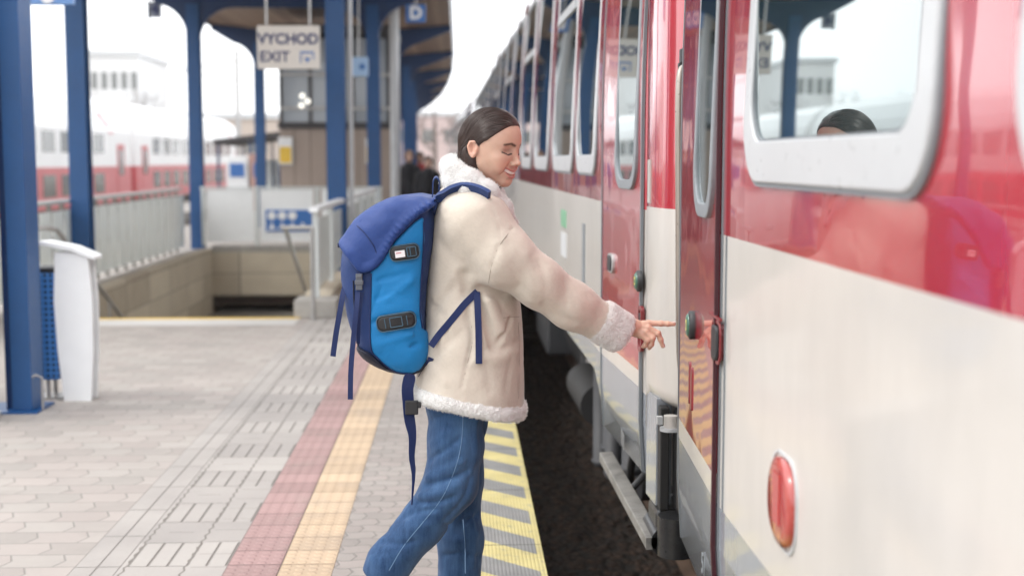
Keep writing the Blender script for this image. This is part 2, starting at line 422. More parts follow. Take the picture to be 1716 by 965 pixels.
def guide_mat():
    M = Mat('guiding_strip_tiles', (.43, .4, .37), .75); x, y, z = M.xyz()
    u = (x + 1.43) / .085; v = (y / .4)
    g = ((u.frac() - .5).abs().ramp(.46, .485)).max((v.frac() - .5).abs().ramp(.49, .497))
    n = M.noise(1.6, 5, .6); n2 = M.noise(80, 3)
    a = M.mix((n * .8 + n2 * .2).ramp(.3, .7), (.27, .25, .235), (.37, .345, .32))
    M.set('Base Color', M.mix(g * .85, a, (.13, .115, .1))); M.bump((1 - g) + n2 * .1, .005); return M
def groove_mat():
    M = Mat('grooved_warning_blocks', (.43, .4, .37), .75); x, y, z = M.xyz()
    v = (y / .6); inb = (v.frac()).lt(.5)
    u = (x + 1.26) / .2; gr = ((((x + 1.235) / .0725).frac() - .5).abs().ramp(.42, .47)) * inb
    side = ((x + 1.235 + ((y / .0825).frac() - .5).abs() * .02).abs().lt(.004)).max((x + 1.015 + ((y / .0825).frac() - .5).abs() * .02).abs().lt(.004))
    edge = ((v * 2).frac() - .5).abs().ramp(.488, .496)
    cross = ((((y / .15).frac()) - .5).abs().gt(.485)) * (1 - inb) * ((x + 1.13).abs().lt(.05))
    g = gr.max(side).max(edge * ((x + 1.125).abs().lt(.11))).max(cross)
    right = (x.gt(-1.0)) * (((y / .165).frac() - .5).abs().gt(.485)); g = g.max(right * .7)
    c = M.cellrnd((v * 2).floor(), 2.0, 0.0); n = M.noise(1.6, 5, .6); n2 = M.noise(80, 3)
    a = M.mix((c * .3 + n * .5 + n2 * .2).ramp(.3, .7), (.27, .25, .235), (.37, .345, .32))
    M.set('Base Color', M.mix(g * .85, a, (.13, .115, .1))); M.bump((1 - g) + n2 * .1, .005); return M
def hazard_mat():
    M = Mat('hazard_stripes', (.3, .3, .3), .7); x, y, z = M.xyz()
    s = ((y + x * 1.0 + M.noise(30, 2) * .006) / .415).frac().lt(.5)
    edge = x.gt(.292)
    wear = M.noise(22, 6, .7).ramp(.54, .70); st = M.noise(5, 5, .6)
    a, b = (x / .014).frac() - .5, (y / .014).frac() - .5; d = (a * a + b * b)._m('POWER', .5); dot = d.ramp(.42, .28)
    grey = M.mix(st.ramp(.3, .7), (.13, .13, .13), (.22, .215, .21)); grey = M.mix(dot * .3, grey, (.36, .35, .33))
    yel = M.mix(st.ramp(.3, .7), (.43, .36, .15), (.56, .48, .21))
    yel = M.mix(wear * .75, yel, grey)
    f = s.max(edge * .9)
    seam = ((y / .86 + .16).frac() - .5).abs().ramp(.493, .498)
    M.set('Base Color', M.mix(seam, M.mix(f, grey, yel), (.03, .028, .025))); M.bump(dot * .6 + (1 - seam), .003); return M
m_guide, m_groove, m_hazard = guide_mat(), groove_mat(), hazard_mat()
def ballast_mat():
    M = Mat('brown_ballast', (.2, .16, .13), .9)
    d, c = M.voro(22); sp = S(M.nt, M.nt.nodes.new('ShaderNodeRGBToBW').outputs[0]); M.nt.links.new(c, sp.v.node.inputs[0])
    n = M.noise(2.2, 5, .6)
    a = M.mix((sp * .7 + n * .3).ramp(.15, .85), (.012, .007, .005), (.075, .043, .028))
    M.set('Base Color', M.mix(d.ramp(.35, .75), a, (.02, .016, .013))); M.bump(1 - d + M.noise(60, 3) * .2, .04); return M
m_ballast = ballast_mat()

# ---------------- ground, tracks, platform ----------------
PE = .315                                              # platform edge
def sheet(name, x0, x1, y0, y1, z, mat, kind='structure'):
    return tag(MB().add([(x0, y0, z), (x1, y0, z), (x1, y1, z), (x0, y1, z)], [(0, 1, 2, 3)]).build(name, mat), kind=kind)
m_earth = grimy('dry_ground', (.22, .2, .17), .95, .35, .08)
sheet('ground', -900, 900, -300, 1400, -1.0, m_earth)
def bumpy(name, x0, x1, y0, y1, z, step, mat, amp=.05):
    xs = np.arange(x0, x1 + 1e-6, step); ys = np.arange(y0, y1 + 1e-6, step); X, Y = np.meshgrid(xs, ys, indexing='ij')
    P = np.stack([X.ravel(), Y.ravel(), np.full(X.size, z)], 1)
    P[:, 2] += amp * (vnoise(P + 3.1, 18) * .5 + vnoise(P, 7) * .5); P[:, :2] += np.random.uniform(-.3, .3, (len(P), 2)) * step
    nx, ny = len(xs), len(ys); f = [(i * ny + j, (i + 1) * ny + j, (i + 1) * ny + j + 1, i * ny + j + 1) for i in range(nx - 1) for j in range(ny - 1)]
    return MB().add(P, f).build(name, mat)
tag(bumpy('ballast', .26, 4.0, 1.5, 16, -.74, .05, m_ballast), kind='stuff')
sheet('ballast_bed', .26, 7.0, -30, 200, -.80, m_ballast)
sheet('ballast_bed', -19.0, -6.2, -30, 200, -.78, m_ballast)
m_slp = grimy('oily_sleepers', (.06, .045, .035), .8, .4, 5)
def rail(x, y0=-30, y1=190, z=-.55):
    MBr = MB().prism([(x - .035, y0, z), (x + .035, y0, z), (x + .035, y0, z - .04), (x + .01, y0, z - .055), (x + .01, y0, z - .14), (x + .07, y0, z - .16), (x - .07, y0, z - .16), (x - .01, y0, z - .14), (x - .01, y0, z - .055), (x - .035, y0, z - .04)], (0, y1 - y0, 0))
    return MBr.build('rail', m_rail)
for xc, w in ((2.01, 'the train at the right-hand platform edge'), (-8.1, 'the empty track left of the platform'), (-14.8, 'the far red and white double-deck train')):
    t = thing('railway_track', 'steel rails on sleepers in brown ballast under ' + w if 'empty' not in w else 'empty railway track with brown sleepers left of the platform', 'railway track', (xc, 5, -.8))
    for s in (-.75, .75): adopt(rail(xc + s), t)
    m = MB()
    for k in range(0, 150): m.box((xc - 1.25, 1.8 + k * .62, -.80), (xc + 1.25, 2.05 + k * .62, -.768))
    tag(m.build('sleepers', m_slp, t), kind='stuff')
SX0, SX1, SY0, SY1 = -4.05, -1.52, 12.55, 21.6         # stairwell opening
def strip(name, x0, x1, mat, y0=-3.0, y1=120.0):
    return sheet(name, x0, x1, y0, y1, 0.0, mat)
p = MB()
for (a, b, c, d) in ((-6.2, -1.43, -3, 12.0), (-6.2, SX0, 12.0, SY1), (SX1, -1.43, 12.0, SY1), (-6.2, -1.43, SY1, 120)):
    p.add([(a, c, 0), (b, c, 0), (b, d, 0), (a, d, 0)], [(0, 1, 2, 3)])
tag(p.build('platform_paving', m_pave), kind='structure')
strip('guiding_strip', -1.43, -1.26, m_guide); strip('grooved_block_strip', -1.26, -.868, m_groove)
strip('red_tactile_strip', -.868, -.668, m_tred); strip('yellow_tactile_strip', -.668, -.469, m_tyel)
strip('edge_paving', -.469, 0.0, m_pave_s)
tag(MB().box((0.0, -3, -.10), (PE, 120, 0.0)).build('platform_edge_kerb', [m_hazard]), kind='structure')
tag(MB().box((.14, -3, -.98), (.22, 120, -.102)).box((-6.25, -3, -.98), (-6.2, 120, -.002)).build('platform_wall', m_conc), kind='structure')
# ---------------- stairwell ----------------
m_gran = grimy('light_granite', (.50, .485, .465), .6, .1, 5.0)
tag(MB().box((SX0, 12.0, -.12), (SX1, 12.45, 0.0)).build('stair_landing', m_gran, bevel=.004), kind='structure')
st = thing('stairwell', 'stone lined stairwell opening in the platform leading down to a dark subway', 'stairwell', (-2.8, 12.5, 0))
MB().box((SX0, 12.45, -.12), (SX1, SY0, .002)).build('nosing', m_yel, st)
m = MB()
for k in range(1, 14): m.box((SX0, SY0 + .3 * (k - 1), -.165 * k - .165), (SX1, SY0 + .3 * k, -.165 * k))
m.build('steps', m_gran, st)
MB().box((SX0 - .16, SY0 - .02, -3.3), (SX0, SY1, .06)).build('left_wall', m_stone, st)
MB().prism([(SX1, 12.62, -.1), (SX1, 12.62, .02), (SX1, 12.95, .20), (SX1, 21.6, .20), (SX1, 21.6, -.7), (SX1, 21.6, -3.3), (SX1, 12.62, -3.3)], (.26, 0, 0)).build('right_wall', m_stone, st)
MB().box((SX1 - .06, 12.5, 0.0), (SX1 + .34, 12.95, .17)).build('plinth', m_conc, st, bevel=.01)
MB().box((SX0, SY1, -.72), (SX1, SY1 + .3, -.002)).build('lintel', m_stone, st)
MB().box((SX0, SY1 + .02, -.002), (SX1 + .26, SY1 + .3, .10)).build('coping', m_conc, st)
m = MB(); m.box((SX0, SY1 + 4, -3.3), (SX1, SY1 + 4.1, -.7)); m.box((SX0, SY0, -3.4), (SX1, SY1 + 4.1, -3.3)); m.box((SX0 - .16, SY1, -3.3), (SX0, SY1 + 4, -.72)); m.box((SX1, SY1, -3.3), (SX1 + .2, SY1 + 4, -.72)); m.box((SX0, SY1 + .3, -.9), (SX1, SY1 + 4.1, -.78))
m.build('subway_walls', grimy('brown_subway_wall', (.10, .07, .055), .8, .3), st)
# ---------------- balustrades ----------------
m_milk = grimy('milky_glass', (.88, .93, .90), .25, .05, 1.0)
m_post = grimy('balustrade_steel', (.60, .63, .62), .4, .08, 5)
b = thing('glass_balustrade', 'long balustrade of milky glass panels and grey posts left of the stairs', 'balustrade', (-4.2, 13, 0))
xb = SX0 - .52
m_mull = grimy('brown_grey_steel', (.20, .19, .17), .5, .2, 5)
for k in range(24):
    y = 10.6 + k * .47
    MB().box((xb - .02, y - .025, .0), (xb + .02, y + .025, 1.0)).build('post', m_mull, b)
    MB().box((xb + .022, y + .04, .08), (xb + .036, y + .43, .92)).build('glass_panel', m_milk, b)
MB().box((xb - .035, 10.5, 1.0), (xb + .035, 21.75, 1.045)).build('top_rail', m_post, b, bevel=.006)
b = thing('glass_balustrade', 'short balustrade of wide opaque white glass panels across the far end of the stairwell', 'balustrade', (-2.8, 21.75, 0))
yb = SY1 + .16
for k, (a, c) in enumerate(((-4.15, -3.38), (-3.28, -2.40), (-2.27, -1.35))):
    MB().box((a, yb - .01, .16), (c, yb + .01, 1.02)).build('glass_panel', m_white, b, bevel=.004)
for x in (-4.2, -3.33, -2.34, -1.31): MB().box((x - .03, yb - .03, .10), (x + .03, yb + .03, 1.03)).build('post', m_post, b, bevel=.004)
MB().box((-4.25, yb - .03, 1.03), (-1.27, yb + .03, 1.06)).build('top_rail', m_post, b, bevel=.004)
b = thing('glass_balustrade', 'balustrade of pale glass panels with white top rail right of the stairs', 'balustrade', (-1.3, 13, 0))
xb = SX1 + .13
for k in range(7):
    y = 12.75 + k * 1.45
    MB().box((xb - .03, y - .03, .15), (xb + .03, y + .03, 1.0)).build('post', m_post, b, bevel=.004)
    if k < 6: MB().box((xb - .008, y + .09, .26), (xb + .008, y + 1.36, .93)).build('glass_panel', m_milk, b)
MB().box((xb - .045, 12.6, 1.0), (xb + .045, 21.6, 1.05)).build('top_rail', m_white, b, bevel=.006)
for (x, lab) in ((-3.82, 'thin steel stair handrail beside the litter bin, descending left of the stairs'), (-1.66, 'thin steel stair handrail with a bright bent end, descending right of the stairs')):
    b = thing('stair_handrail', lab, 'handrail', (x, 12.6, 0))
    top = .84
    MB().tube([(x + (.28 if x > -2 else -.28), 12.35, top + .03), (x, 12.35, top + .03), (x, 12.62, top), (x, 15.0, top - 1.16), (x, 16.2, top - 1.75)], .022).build('rail', m_galv, b)
    MB().tube([(x + (.28 if x > -2 else -.28), 12.35, 0), (x + (.28 if x > -2 else -.28), 12.35, top + .03)], .022).build('post', m_galv, b)
    MB().tube([(x, 14.4, -1.2), (x, 14.4, top - .87)], .016).build('post', m_galv, b)
# pictogram sign on the far panels
q = atY(445, 352, yb - .03); r = atY(524, 388, yb - .03)
s = thing('pictogram_sign', 'wide blue information sign with white round pictograms on a white stair panel', 'sign', ((q[0] + r[0]) / 2, yb - .02, r[2]))
MB().box((q[0], yb - .03, r[2]), (r[0], yb - .012, q[2])).build('sign_board', m_signblue, s)
w = (r[0] - q[0]); hh = q[2] - r[2]
for k in range(3):
    cx = q[0] + w * (.13 + .22 * k); cz = r[2] + hh * .74
    MB().prism([(cx + math.cos(a) * .07, yb - .034, cz + math.sin(a) * .07) for a in np.linspace(0, 2 * math.pi, 20)[:-1]], (0, .004, 0)).build('pictogram', m_signwhite, s)
for k in range(4):
    cx = q[0] + w * (.13 + .22 * k)
    MB().box((cx - .06, yb - .034, r[2] + hh * .1), (cx + .06, yb - .03, r[2] + hh * .2)).box((cx - .02, yb - .034, r[2] + hh * .2), (cx + .02, yb - .03, r[2] + hh * .4)).build('pictogram', m_signwhite, s)

# ---------------- canopy ----------------
can = thing('platform_canopy', 'long blue steel platform canopy with brown boarded soffit on two rows of posts', 'canopy', (-2.9, 15, 0))
def bend(Y): return -max(0, Y - 35) ** 2 * .0011
FY = [15.6, 22.4, 29.6, 36.6, 43.6, 50.6, 57.6, 64.6, 71.6, 78.6, 85.6]
XL, XR, ZB = -4.42, -1.44, 4.02
def ibeam_post(name, x, y, z0, z1, w, parent, mf=None, mw=None):
    t = w * .09
    o = MB().box((x - w / 2, y - w / 2, z0), (x - w / 2 + t, y + w / 2, z1), 1).box((x + w / 2 - t, y - w / 2, z0), (x + w / 2, y + w / 2, z1), 1).box((x - w / 2 + t, y - t / 2, z0), (x + w / 2 - t, y + t / 2, z1), 0)
    return o.build(name, [mw or m_blue, mf or m_blue], parent)
def hpost(name, x, y, z0, z1, w, parent, mats):       # flanges face the camera, web behind
    t = w * .1
    return MB().box((x - w / 2, y - w / 2, z0), (x + w / 2, y - w / 2 + t, z1)).box((x - w / 2, y + w / 2 - t, z0), (x + w / 2, y + w / 2, z1)).box((x - t / 2, y - w / 2 + t, z0), (x + t / 2, y + w / 2 - t, z1), 0).build(name, mats, parent)
for i, y in enumerate(FY):
    bx = bend(y)
    for x in (XL, XR):
        hpost('post', x + bx, y, 0.0, ZB + .05, .215, can, m_blue)
    # the portal beam: one outline with curved haunches
    pts = []
    def arc(cx, cz, r, a0, a1): return [(cx + r * math.cos(R(a)), cz + r * math.sin(R(a))) for a in np.linspace(a0, a1, 7)]
    tipL, tipR, zt = -5.45, -.17, .32
    rr = .55; hw = .105
    lo = [(tipL, ZB + .33)] + arc(XL - hw - rr, ZB - rr + .06, rr, 80, 0) + arc(XL + hw + rr, ZB - rr, rr, 180, 90) + arc(XR - hw - rr, ZB - rr, rr, 90, 0) + arc(XR + hw + rr, ZB - rr + .06, rr, 180, 100) + [(tipR, ZB + .33)]
    up = [(tipR, ZB + .45), (XR, ZB + .34), (XL, ZB + .34), (tipL, ZB + .45)]
    MB().prism([(x + bx, y - .05, z) for x, z in lo + up], (0, .1, 0)).build('beam', m_blue_dk, can)
m = MB(); ys = [11.0] + FY + [88]
prof = [(-5.45, ZB + .455), (XL, ZB + .345), (XR, ZB + .345), (-.17, ZB + .455)]
for a, c in zip(ys[:-1], ys[1:]):
    for (p0, p1) in zip(prof[:-1], prof[1:]):
        m.add([(p0[0] + bend(a), a, p0[1]), (p1[0] + bend(a), a, p1[1]), (p1[0] + bend(c), c, p1[1]), (p0[0] + bend(c), c, p0[1])], [(0, 1, 2, 3)])
def soffit_mat():
    M = Mat('brown_boards', (.25, .165, .11), .6); x, y, z = M.xyz()
    c = M.cellrnd((x / .18).floor(), 0.0, 0.0); g = ((x / .18).frac() - .5).abs().ramp(.45, .49)
    a = M.mix((c * .5 + M.noise(3, 5, .6, stretch=(6, .5, 1)) * .5).ramp(.2, .8), (.20, .13, .09), (.40, .29, .2))
    M.set('Base Color', M.mix(g * .7, a, (.06, .04, .03))); return M
m.build('soffit', soffit_mat(), can)
m = MB()
for a, c in zip(ys[:-1], ys[1:]):
    for (p0, p1) in zip(prof[:-1], prof[1:]):
        A = [(p0[0] + bend(a), a, p0[1] + .03), (p1[0] + bend(a), a, p1[1] + .03), (p1[0] + bend(c), c, p1[1] + .03), (p0[0] + bend(c), c, p0[1] + .03)]
        m.add(A + [(x, y, z + .08) for x, y, z in A], [(0, 1, 2, 3), (7, 6, 5, 4), (0, 3, 7, 4), (1, 5, 6, 2), (0, 4, 5, 1), (3, 2, 6, 7)])
m.build('roof', m_ltgrey, can)
m = MB()
for a, c in zip(ys[:-1], ys[1:]):
    for x in (-5.47, -.15): m.add([(x + bend(a), a, ZB + .40), (x + bend(c), c, ZB + .40), (x + bend(c), c, ZB + .60), (x + bend(a), a, ZB + .60)] + [(x + bend(a) + .03, a, ZB + .40), (x + bend(c) + .03, c, ZB + .40), (x + bend(c) + .03, c, ZB + .60), (x + bend(a) + .03, a, ZB + .60)], [(0, 1, 2, 3), (7, 6, 5, 4), (0, 4, 5, 1), (2, 6, 7, 3)])
m.build('fascia', m_blue_dk, can)
for y in (18.0, 33.0, 47.0):
    MB().box((-2.8 + bend(y), y, ZB + .24), (-1.9 + bend(y), y + .16, ZB + .34)).build('lamp_or_glint', m_white, can, bevel=.01)
MB().tube([(XR + .17, 15.6, 0), (XR + .17, 15.6, ZB + .05)], .028).build('downpipe', m_ltgrey, can)
MB().tube([(-1.17, 24.2, 0), (-1.17, 24.2, ZB + .3)], .09).build('downpipe', m_ltgrey, can)
# the nearest column at the left edge, with its dark cabinet
q = atZ(60, 690, 0)
cx_, cy_ = q[0] - .10, q[1] + .1
pc = thing('steel_column', 'thick blue steel column in front of the dark kiosk at the left edge', 'column', (cx_, cy_, 0))
MB().box((cx_ - .03, cy_ - .12, .012), (cx_ + .085, cy_ + .12, 5.0)).build('flange', m_blue, pc, bevel=.004)
MB().box((cx_ - .085, cy_ - .06, .012), (cx_ - .03, cy_ + .12, 5.0)).build('web', grimy('shaded_blue_paint', (.003, .03, .12), .35, .15, 2), pc)  # darker copy of the column blue; shade of the recess put into colour
MB().box((cx_ - .2, cy_ - .17, 0), (cx_ + .13, cy_ + .17, .012)).build('base_plate', m_blue, pc)
MB().tube([(cx_ + .13, cy_ - .06, 0), (cx_ + .13, cy_ - .06, .20), (cx_ + .10, cy_ - .08, .22), (cx_ + .07, cy_ - .1, .2)], .008).build('chain_hook', m_galv, pc)
k = thing('kiosk', 'dark brown metal kiosk wall with a grey rail stub at the left edge', 'kiosk', (cx_ - .7, cy_ - .2, 0))
MB().box((cx_ - 1.3, cy_ - .42, .02), (cx_ - .10, cy_ - .18, 3.2)).build('wall', m_dark, k)
MB().box((cx_ - 1.3, cy_ - .45, 0), (cx_ - .08, cy_ - .16, .02)).build('base_plate', m_ltgrey, k)
MB().tube([(cx_ - .6, cy_ - .46, .385), (cx_ - .09, cy_ - .46, .385)], .016).build('rail', m_galv, k)
MB().tube([(cx_ - .4, cy_ - .45, 2.07), (cx_ - .17, cy_ - .45, 2.07)], .012).build('bracket', m_galv, k)
# ---------------- signs ----------------
def hang(sign, x, y, z0, z1):
    MB().tube([(x, y, z0), (x, y, z1)], .012, 8).build('hanger', m_galv, sign)
def rect_px(x0, y0, x1, y1, Y):
    a, b = atY(x0, y0, Y), atY(x1, y1, Y); return a[0], b[0], b[2], a[2]
x0, x1, z0, z1 = rect_px(430, 43, 536, 116, 14.0)
s = thing('exit_sign', 'white hanging sign reading VYCHOD EXIT with a stair pictogram', 'sign', ((x0 + x1) / 2, 14, z0))
MB().box((x0, 14, z0), (x1, 14.05, z1)).build('sign_board', grimy('sign_cream', (.62, .58, .53), .5, .05), s, bevel=.005)
w = x1 - x0
text('lettering', 'VÝCHOD'.replace('Ý', 'Y'), w * .235, .002, m_letter, frame_mat((x0 + w * .5, 13.996, z0 + (z1 - z0) * .68), (1, 0, 0), (0, 0, 1)), s, bold=w * .006, sx=.98)
text('lettering', 'EXIT', w * .235, .002, m_letter, frame_mat((x0 + w * .28, 13.996, z0 + (z1 - z0) * .27), (1, 0, 0), (0, 0, 1)), s, bold=w * .004)
m = MB(); cx, cz, a = x0 + w * .8, z0 + (z1 - z0) * .27, w * .11
m.box((cx - a, 13.994, cz + a * .55), (cx + a, 13.999, cz + a * .8)).box((cx - a, 13.994, cz - a * .8), (cx - a * .85, 13.999, cz + a * .55)).box((cx + a * .85, 13.994, cz - a * .3), (cx + a, 13.999, cz + a * .55))
m.prism([(cx - a * .45, 13.994, cz - a * .1), (cx + a * .5, 13.994, cz - a * .1), (cx + .03 * a, 13.994, cz - a * .8)], (0, .005, 0)).build('pictogram', m_signblue, s)
for xx in (x0 + .1, x1 - .1): hang(s, xx, 14.02, z1, ZB + .34)
def letter_sign(name, label, px, Y, ch, board, cat='sign'):
    x0, x1, z0, z1 = rect_px(*px, Y); s = thing(name, label, cat, ((x0 + x1) / 2, Y, z0))
    MB().box((x0, Y, z0), (x1, Y + .06, z1)).build('sign_board', board, s, bevel=.004)
    text('lettering', ch, (z1 - z0) * .95, .003, m_signwhite if board is m_signblue else m_letter, frame_mat(((x0 + x1) / 2, Y - .006, (z0 + z1) / 2), (1, 0, 0), (0, 0, 1)), s, bold=.012)
    return s, x0, x1, z0, z1
s, x0, x1, z0, z1 = letter_sign('letter_sign', 'blue square sign with white letter D under the right canopy eave', (680, 8, 713, 38), 21.0, 'D', m_signblue); hang(s, (x0 + x1) / 2, 21.03, z1, ZB + .36)
s, x0, x1, z0, z1 = letter_sign('number_sign', 'small grey square sign with number 4 hanging at the left canopy eave', (249, 3, 270, 30), 23.0, '4', grimy('sign_grey', (.3, .33, .4), .5)); MB().box((x0 - .02, 22.98, z0 - .02), (x0, 23.08, z1 + .02)).build('frame', m_dark, s); hang(s, (x0 + x1) / 2, 23.03, z1, ZB + .62)
x0, x1, z0, z1 = rect_px(590, 96, 617, 128, 20.0); s = thing('arrow_sign', 'small pale blue sign with a blue square between the two right-hand posts', 'sign', ((x0 + x1) / 2, 20, z0))
MB().box((x0, 20, z0), (x1, 20.05, z1)).build('sign_board', Mat('pale_blue', (.35, .52, .75), .4), s, bevel=.004); MB().box((x0 + .11, 19.994, z0 + .1), (x0 + .19, 19.999, z0 + .18)).build('pictogram', m_signblue, s); hang(s, x0 + .1, 20.02, z1, ZB + .34)
x0, x1, z0, z1 = rect_px(36, -40, 122, 8, 9.5); s = thing('hanging_sign', 'blue hanging sign with a white disc at the top left corner', 'sign', ((x0 + x1) / 2, 9.5, z0))
MB().box((x0, 9.5, z0), (x1, 9.56, z1)).build('sign_board', m_blue_lt, s, bevel=.004)
MB().prism([((x0 + x1) / 2 + .05 * math.cos(a), 9.494, z0 + .055 + .05 * math.sin(a)) for a in np.linspace(0, 6.283, 20)[:-1]], (0, .006, 0)).build('pictogram', m_signwhite, s)
MB().tube([(x0 + .04, 9.53, z1), (x0 + .04, 9.53, 4.6)], .012, 8).build('hanger', m_galv, s)
# ---------------- lift tower ----------------
YT = 25.0
lx0, lx1 = atY(470, 300, YT)[0], atY(655, 300, YT)[0]
z_mid = atY(500, 216, YT)[2]; z_g1 = atY(500, 128, YT)[2]
l = thing('lift_tower', 'lift tower with glazed upper storey and taupe clad lower storey behind the exit sign', 'lift tower', ((lx0 + lx1) / 2, YT, 0))
def clad():
    M = Mat('taupe_cladding', (.34, .27, .22), .55); x, y, z = M.xyz()
    g = (((x + y) / .3).frac() - .5).abs().ramp(.46, .49); M.set('Base Color', M.mix(g, M.mix(M.noise(1.5, 4), (.29, .23, .19), (.4, .32, .27)), (.12, .1, .08))); return M
MB().box((lx0, YT, 0), (lx1, YT + 2.2, z_mid)).build('lower_cladding', clad(), l)
MB().box((lx0 - .03, YT - .04, z_mid), (lx1 + .03, YT + 2.24, z_mid + .12)).build('band', m_dark, l)
m_tg = Mat('tinted_lift_glass', (.30, .33, .36), .12, 0.0, spec=.8)
MB().box((lx0 + .05, YT + .03, z_mid + .12), (lx1 - .05, YT + 2.17, z_g1 + .7)).build('glass', m_tg, l)
for x in (lx0, lx0 + .55, lx0 + 1.35, lx1 - .06): MB().box((x, YT, z_mid + .12), (x + .06, YT + .06, z_g1 + .8)).build('mullion', m_dark, l)
for z in (z_mid + .35, z_g1): MB().box((lx0, YT - .01, z), (lx1, YT + .03, z + .06)).build('transom', m_galv, l)
MB().box((lx0 - .1, YT - .1, z_g1 + .8), (lx1 + .1, YT + 2.3, z_g1 + .95)).build('roof', m_dark, l)
x0, x1, z0, z1 = rect_px(497, 148, 520, 188, YT - .05)
m_glint = Mat('lift_glass_glint', (.9, .9, .85), .4, emit=(1, .95, .85), emit_s=.8)  # glow on discs that stand for bright reflections in the lift glass
for (dx, dz) in ((.08, .12), (.2, .2), (.1, .3)):
    MB().prism([(x0 + dx + .05 * math.cos(a), YT - .02, z0 + dz + .05 * math.sin(a)) for a in np.linspace(0, 6.283, 14)[:-1]], (0, .02, 0)).build('lamp_or_glint', m_glint, l)
for (px, lab) in (((466, 230, 490, 276), 'yellow and white poster on the left edge of the lift tower'), ((612, 232, 620, 274), 'narrow yellow poster on the right edge of the lift tower')):
    x0, x1, z0, z1 = rect_px(*px, YT - .06); s = thing('poster', lab, 'poster', ((x0 + x1) / 2, YT - .03, z0))
    MB().box((x0, YT - .05, z0), (x1, YT - .012, z1)).build('board', m_signwhite, s); MB().box((x0 + .02, YT - .054, z0 + .03), (x1 - .02, YT - .05, z0 + (z1 - z0) * .65)).build('print', m_yel, s)
# ---------------- litter bin ----------------
q = atZ(108, 672, 0); q2 = atZ(158, 664, 0)
bx, by = q[0], q[1]
b = thing('litter_bin', 'litter bin with white curved end panels, white tilted lid and blue perforated basket', 'litter bin', (bx + .05, by + .2, 0), rz=0)
def side_panel(y):
    lo = [(bx + .0, .0), (bx + .165, .0), (bx + .185, .3), (bx + .19, .62), (bx + .17, .92), (bx - .03, .93), (bx - .045, .62), (bx - .03, .3)]
    return MB().prism([(x, y, z) for x, z in lo], (0, .025, 0))
side_panel(by).build('end_panel', m_white, b, bevel=.006); side_panel(by + .13).build('end_panel', m_white, b, bevel=.006)
def perf():
    M = Mat('perforated_blue_steel', BLUE, .4); x, y, z = M.xyz()
    u, v = ((x + y) / .035).frac() - .5, (z / .035).frac() - .5; d = u.abs().max(v.abs()); hle = d.lt(.27)
    M.set('Base Color', M.mix(hle, (.04, .17, .45), (.008, .02, .05))); M.bump(1 - hle, .004); return M
MB().box((bx - .20, by + .02, .13), (bx - .03, by + .28, .80)).build('basket', perf(), b, bevel=.015)
MB().box((bx - .185, by + .04, .80), (bx - .04, by + .26, .83)).build('liner', m_black, b)
lid = [(bx - .24, .985), (bx - .1, 1.0), (bx + .08, .965), (bx + .215, .905), (bx + .215, .885), (bx + .08, .94), (bx - .1, .975), (bx - .24, .965)]
MB().prism([(x, by - .02, z) for x, z in lid], (0, .19, 0)).build('lid', m_white, b, bevel=.004)
for y in (by + .08, by + .22): MB().tube([(bx - .12, y, 0), (bx - .12, y, .13)], .015).build('leg', m_galv, b)
MB().box((bx - .2, by + .05, 0), (bx - .03, by + .28, .012)).build('base_plate', m_galv, b)

# ---------------- left: double-deck train, second platform, far things ----------------
XD = -13.4
m_dred = grimy('haze_paled_red_paint', (.52, .11, .12), .35, .08, .6); m_dwhite = grimy('white_train_paint', (.8, .8, .8), .35, .05, .6)  # the red is paled to carry distant haze and glare in its colour
m_win = Mat('dark_train_glass', (.12, .125, .12), .08, spec=.8)
def dd_car(y0, y1, label):
    t = thing('double_deck_coach', label, 'train coach', (XD - 1.4, (y0 + y1) / 2, -.55), group=None)
    prof = [(0, -.15), (0, 1.25), (0, 2.6), (-.12, 3.0), (-.45, 3.55), (-1.0, 3.9), (-1.4, 3.95)]; prof += [(-2.8 - x, z) for x, z in prof[-2::-1]]
    for name, lo, hi, mt in (('lower_body', -.15, 1.25, m_dred), ('upper_body', 1.25, 9, m_dwhite)):
        pp = [(x, z) for x, z in prof if lo <= z <= hi]; MB().prism([(XD + x, y0, z) for x, z in pp], (0, y1 - y0, 0)).build(name, mt, t)
    n = int((y1 - y0 - 5) / 2.0)
    for k in range(n):
        y = y0 + 3 + k * 2.0
        MB().box((XD - .02, y, .28), (XD + .015, y + 1.35, 1.0)).build('window', m_win, t)
        MB().box((XD - .02, y, 1.75), (XD + .015, y + 1.35, 2.45)).build('window', m_win, t)
    for y in (y0 + .9, y1 - 2.1): MB().box((XD - .02, y, -.1), (XD + .02, y + 1.1, 2.1)).build('door', m_dred, t); MB().box((XD + .02, y + .2, .9), (XD + .03, y + .9, 1.9)).build('window', m_win, t)
    MB().prism([(XD + .012, y1 - 3.2, 2.5), (XD + .012, y1 - 2.6, 2.5), (XD - .2, y1 - 3.8, 3.3), (XD - .2, y1 - 4.2, 3.3)], (.01, 0, 0)).build('red_stripe', m_dred, t)
    for y in (y0 + 3, y1 - 3): MB().box((XD - 2.3, y - 1.5, -.75), (XD - .4, y + 1.5, -.16)).build('bogie', m_dark, t)
    return t
dd_car(28.0, 54.4, 'red and white double-deck coach seen far left between the two nearest posts')
dd_car(55.4, 81.8, 'second red and white double-deck coach, farther away left of the shelter')
tag(MB().box((-12.8, -20, -1.0), (-10.3, 170, -.45)).build('far_platform', m_conc), kind='structure')
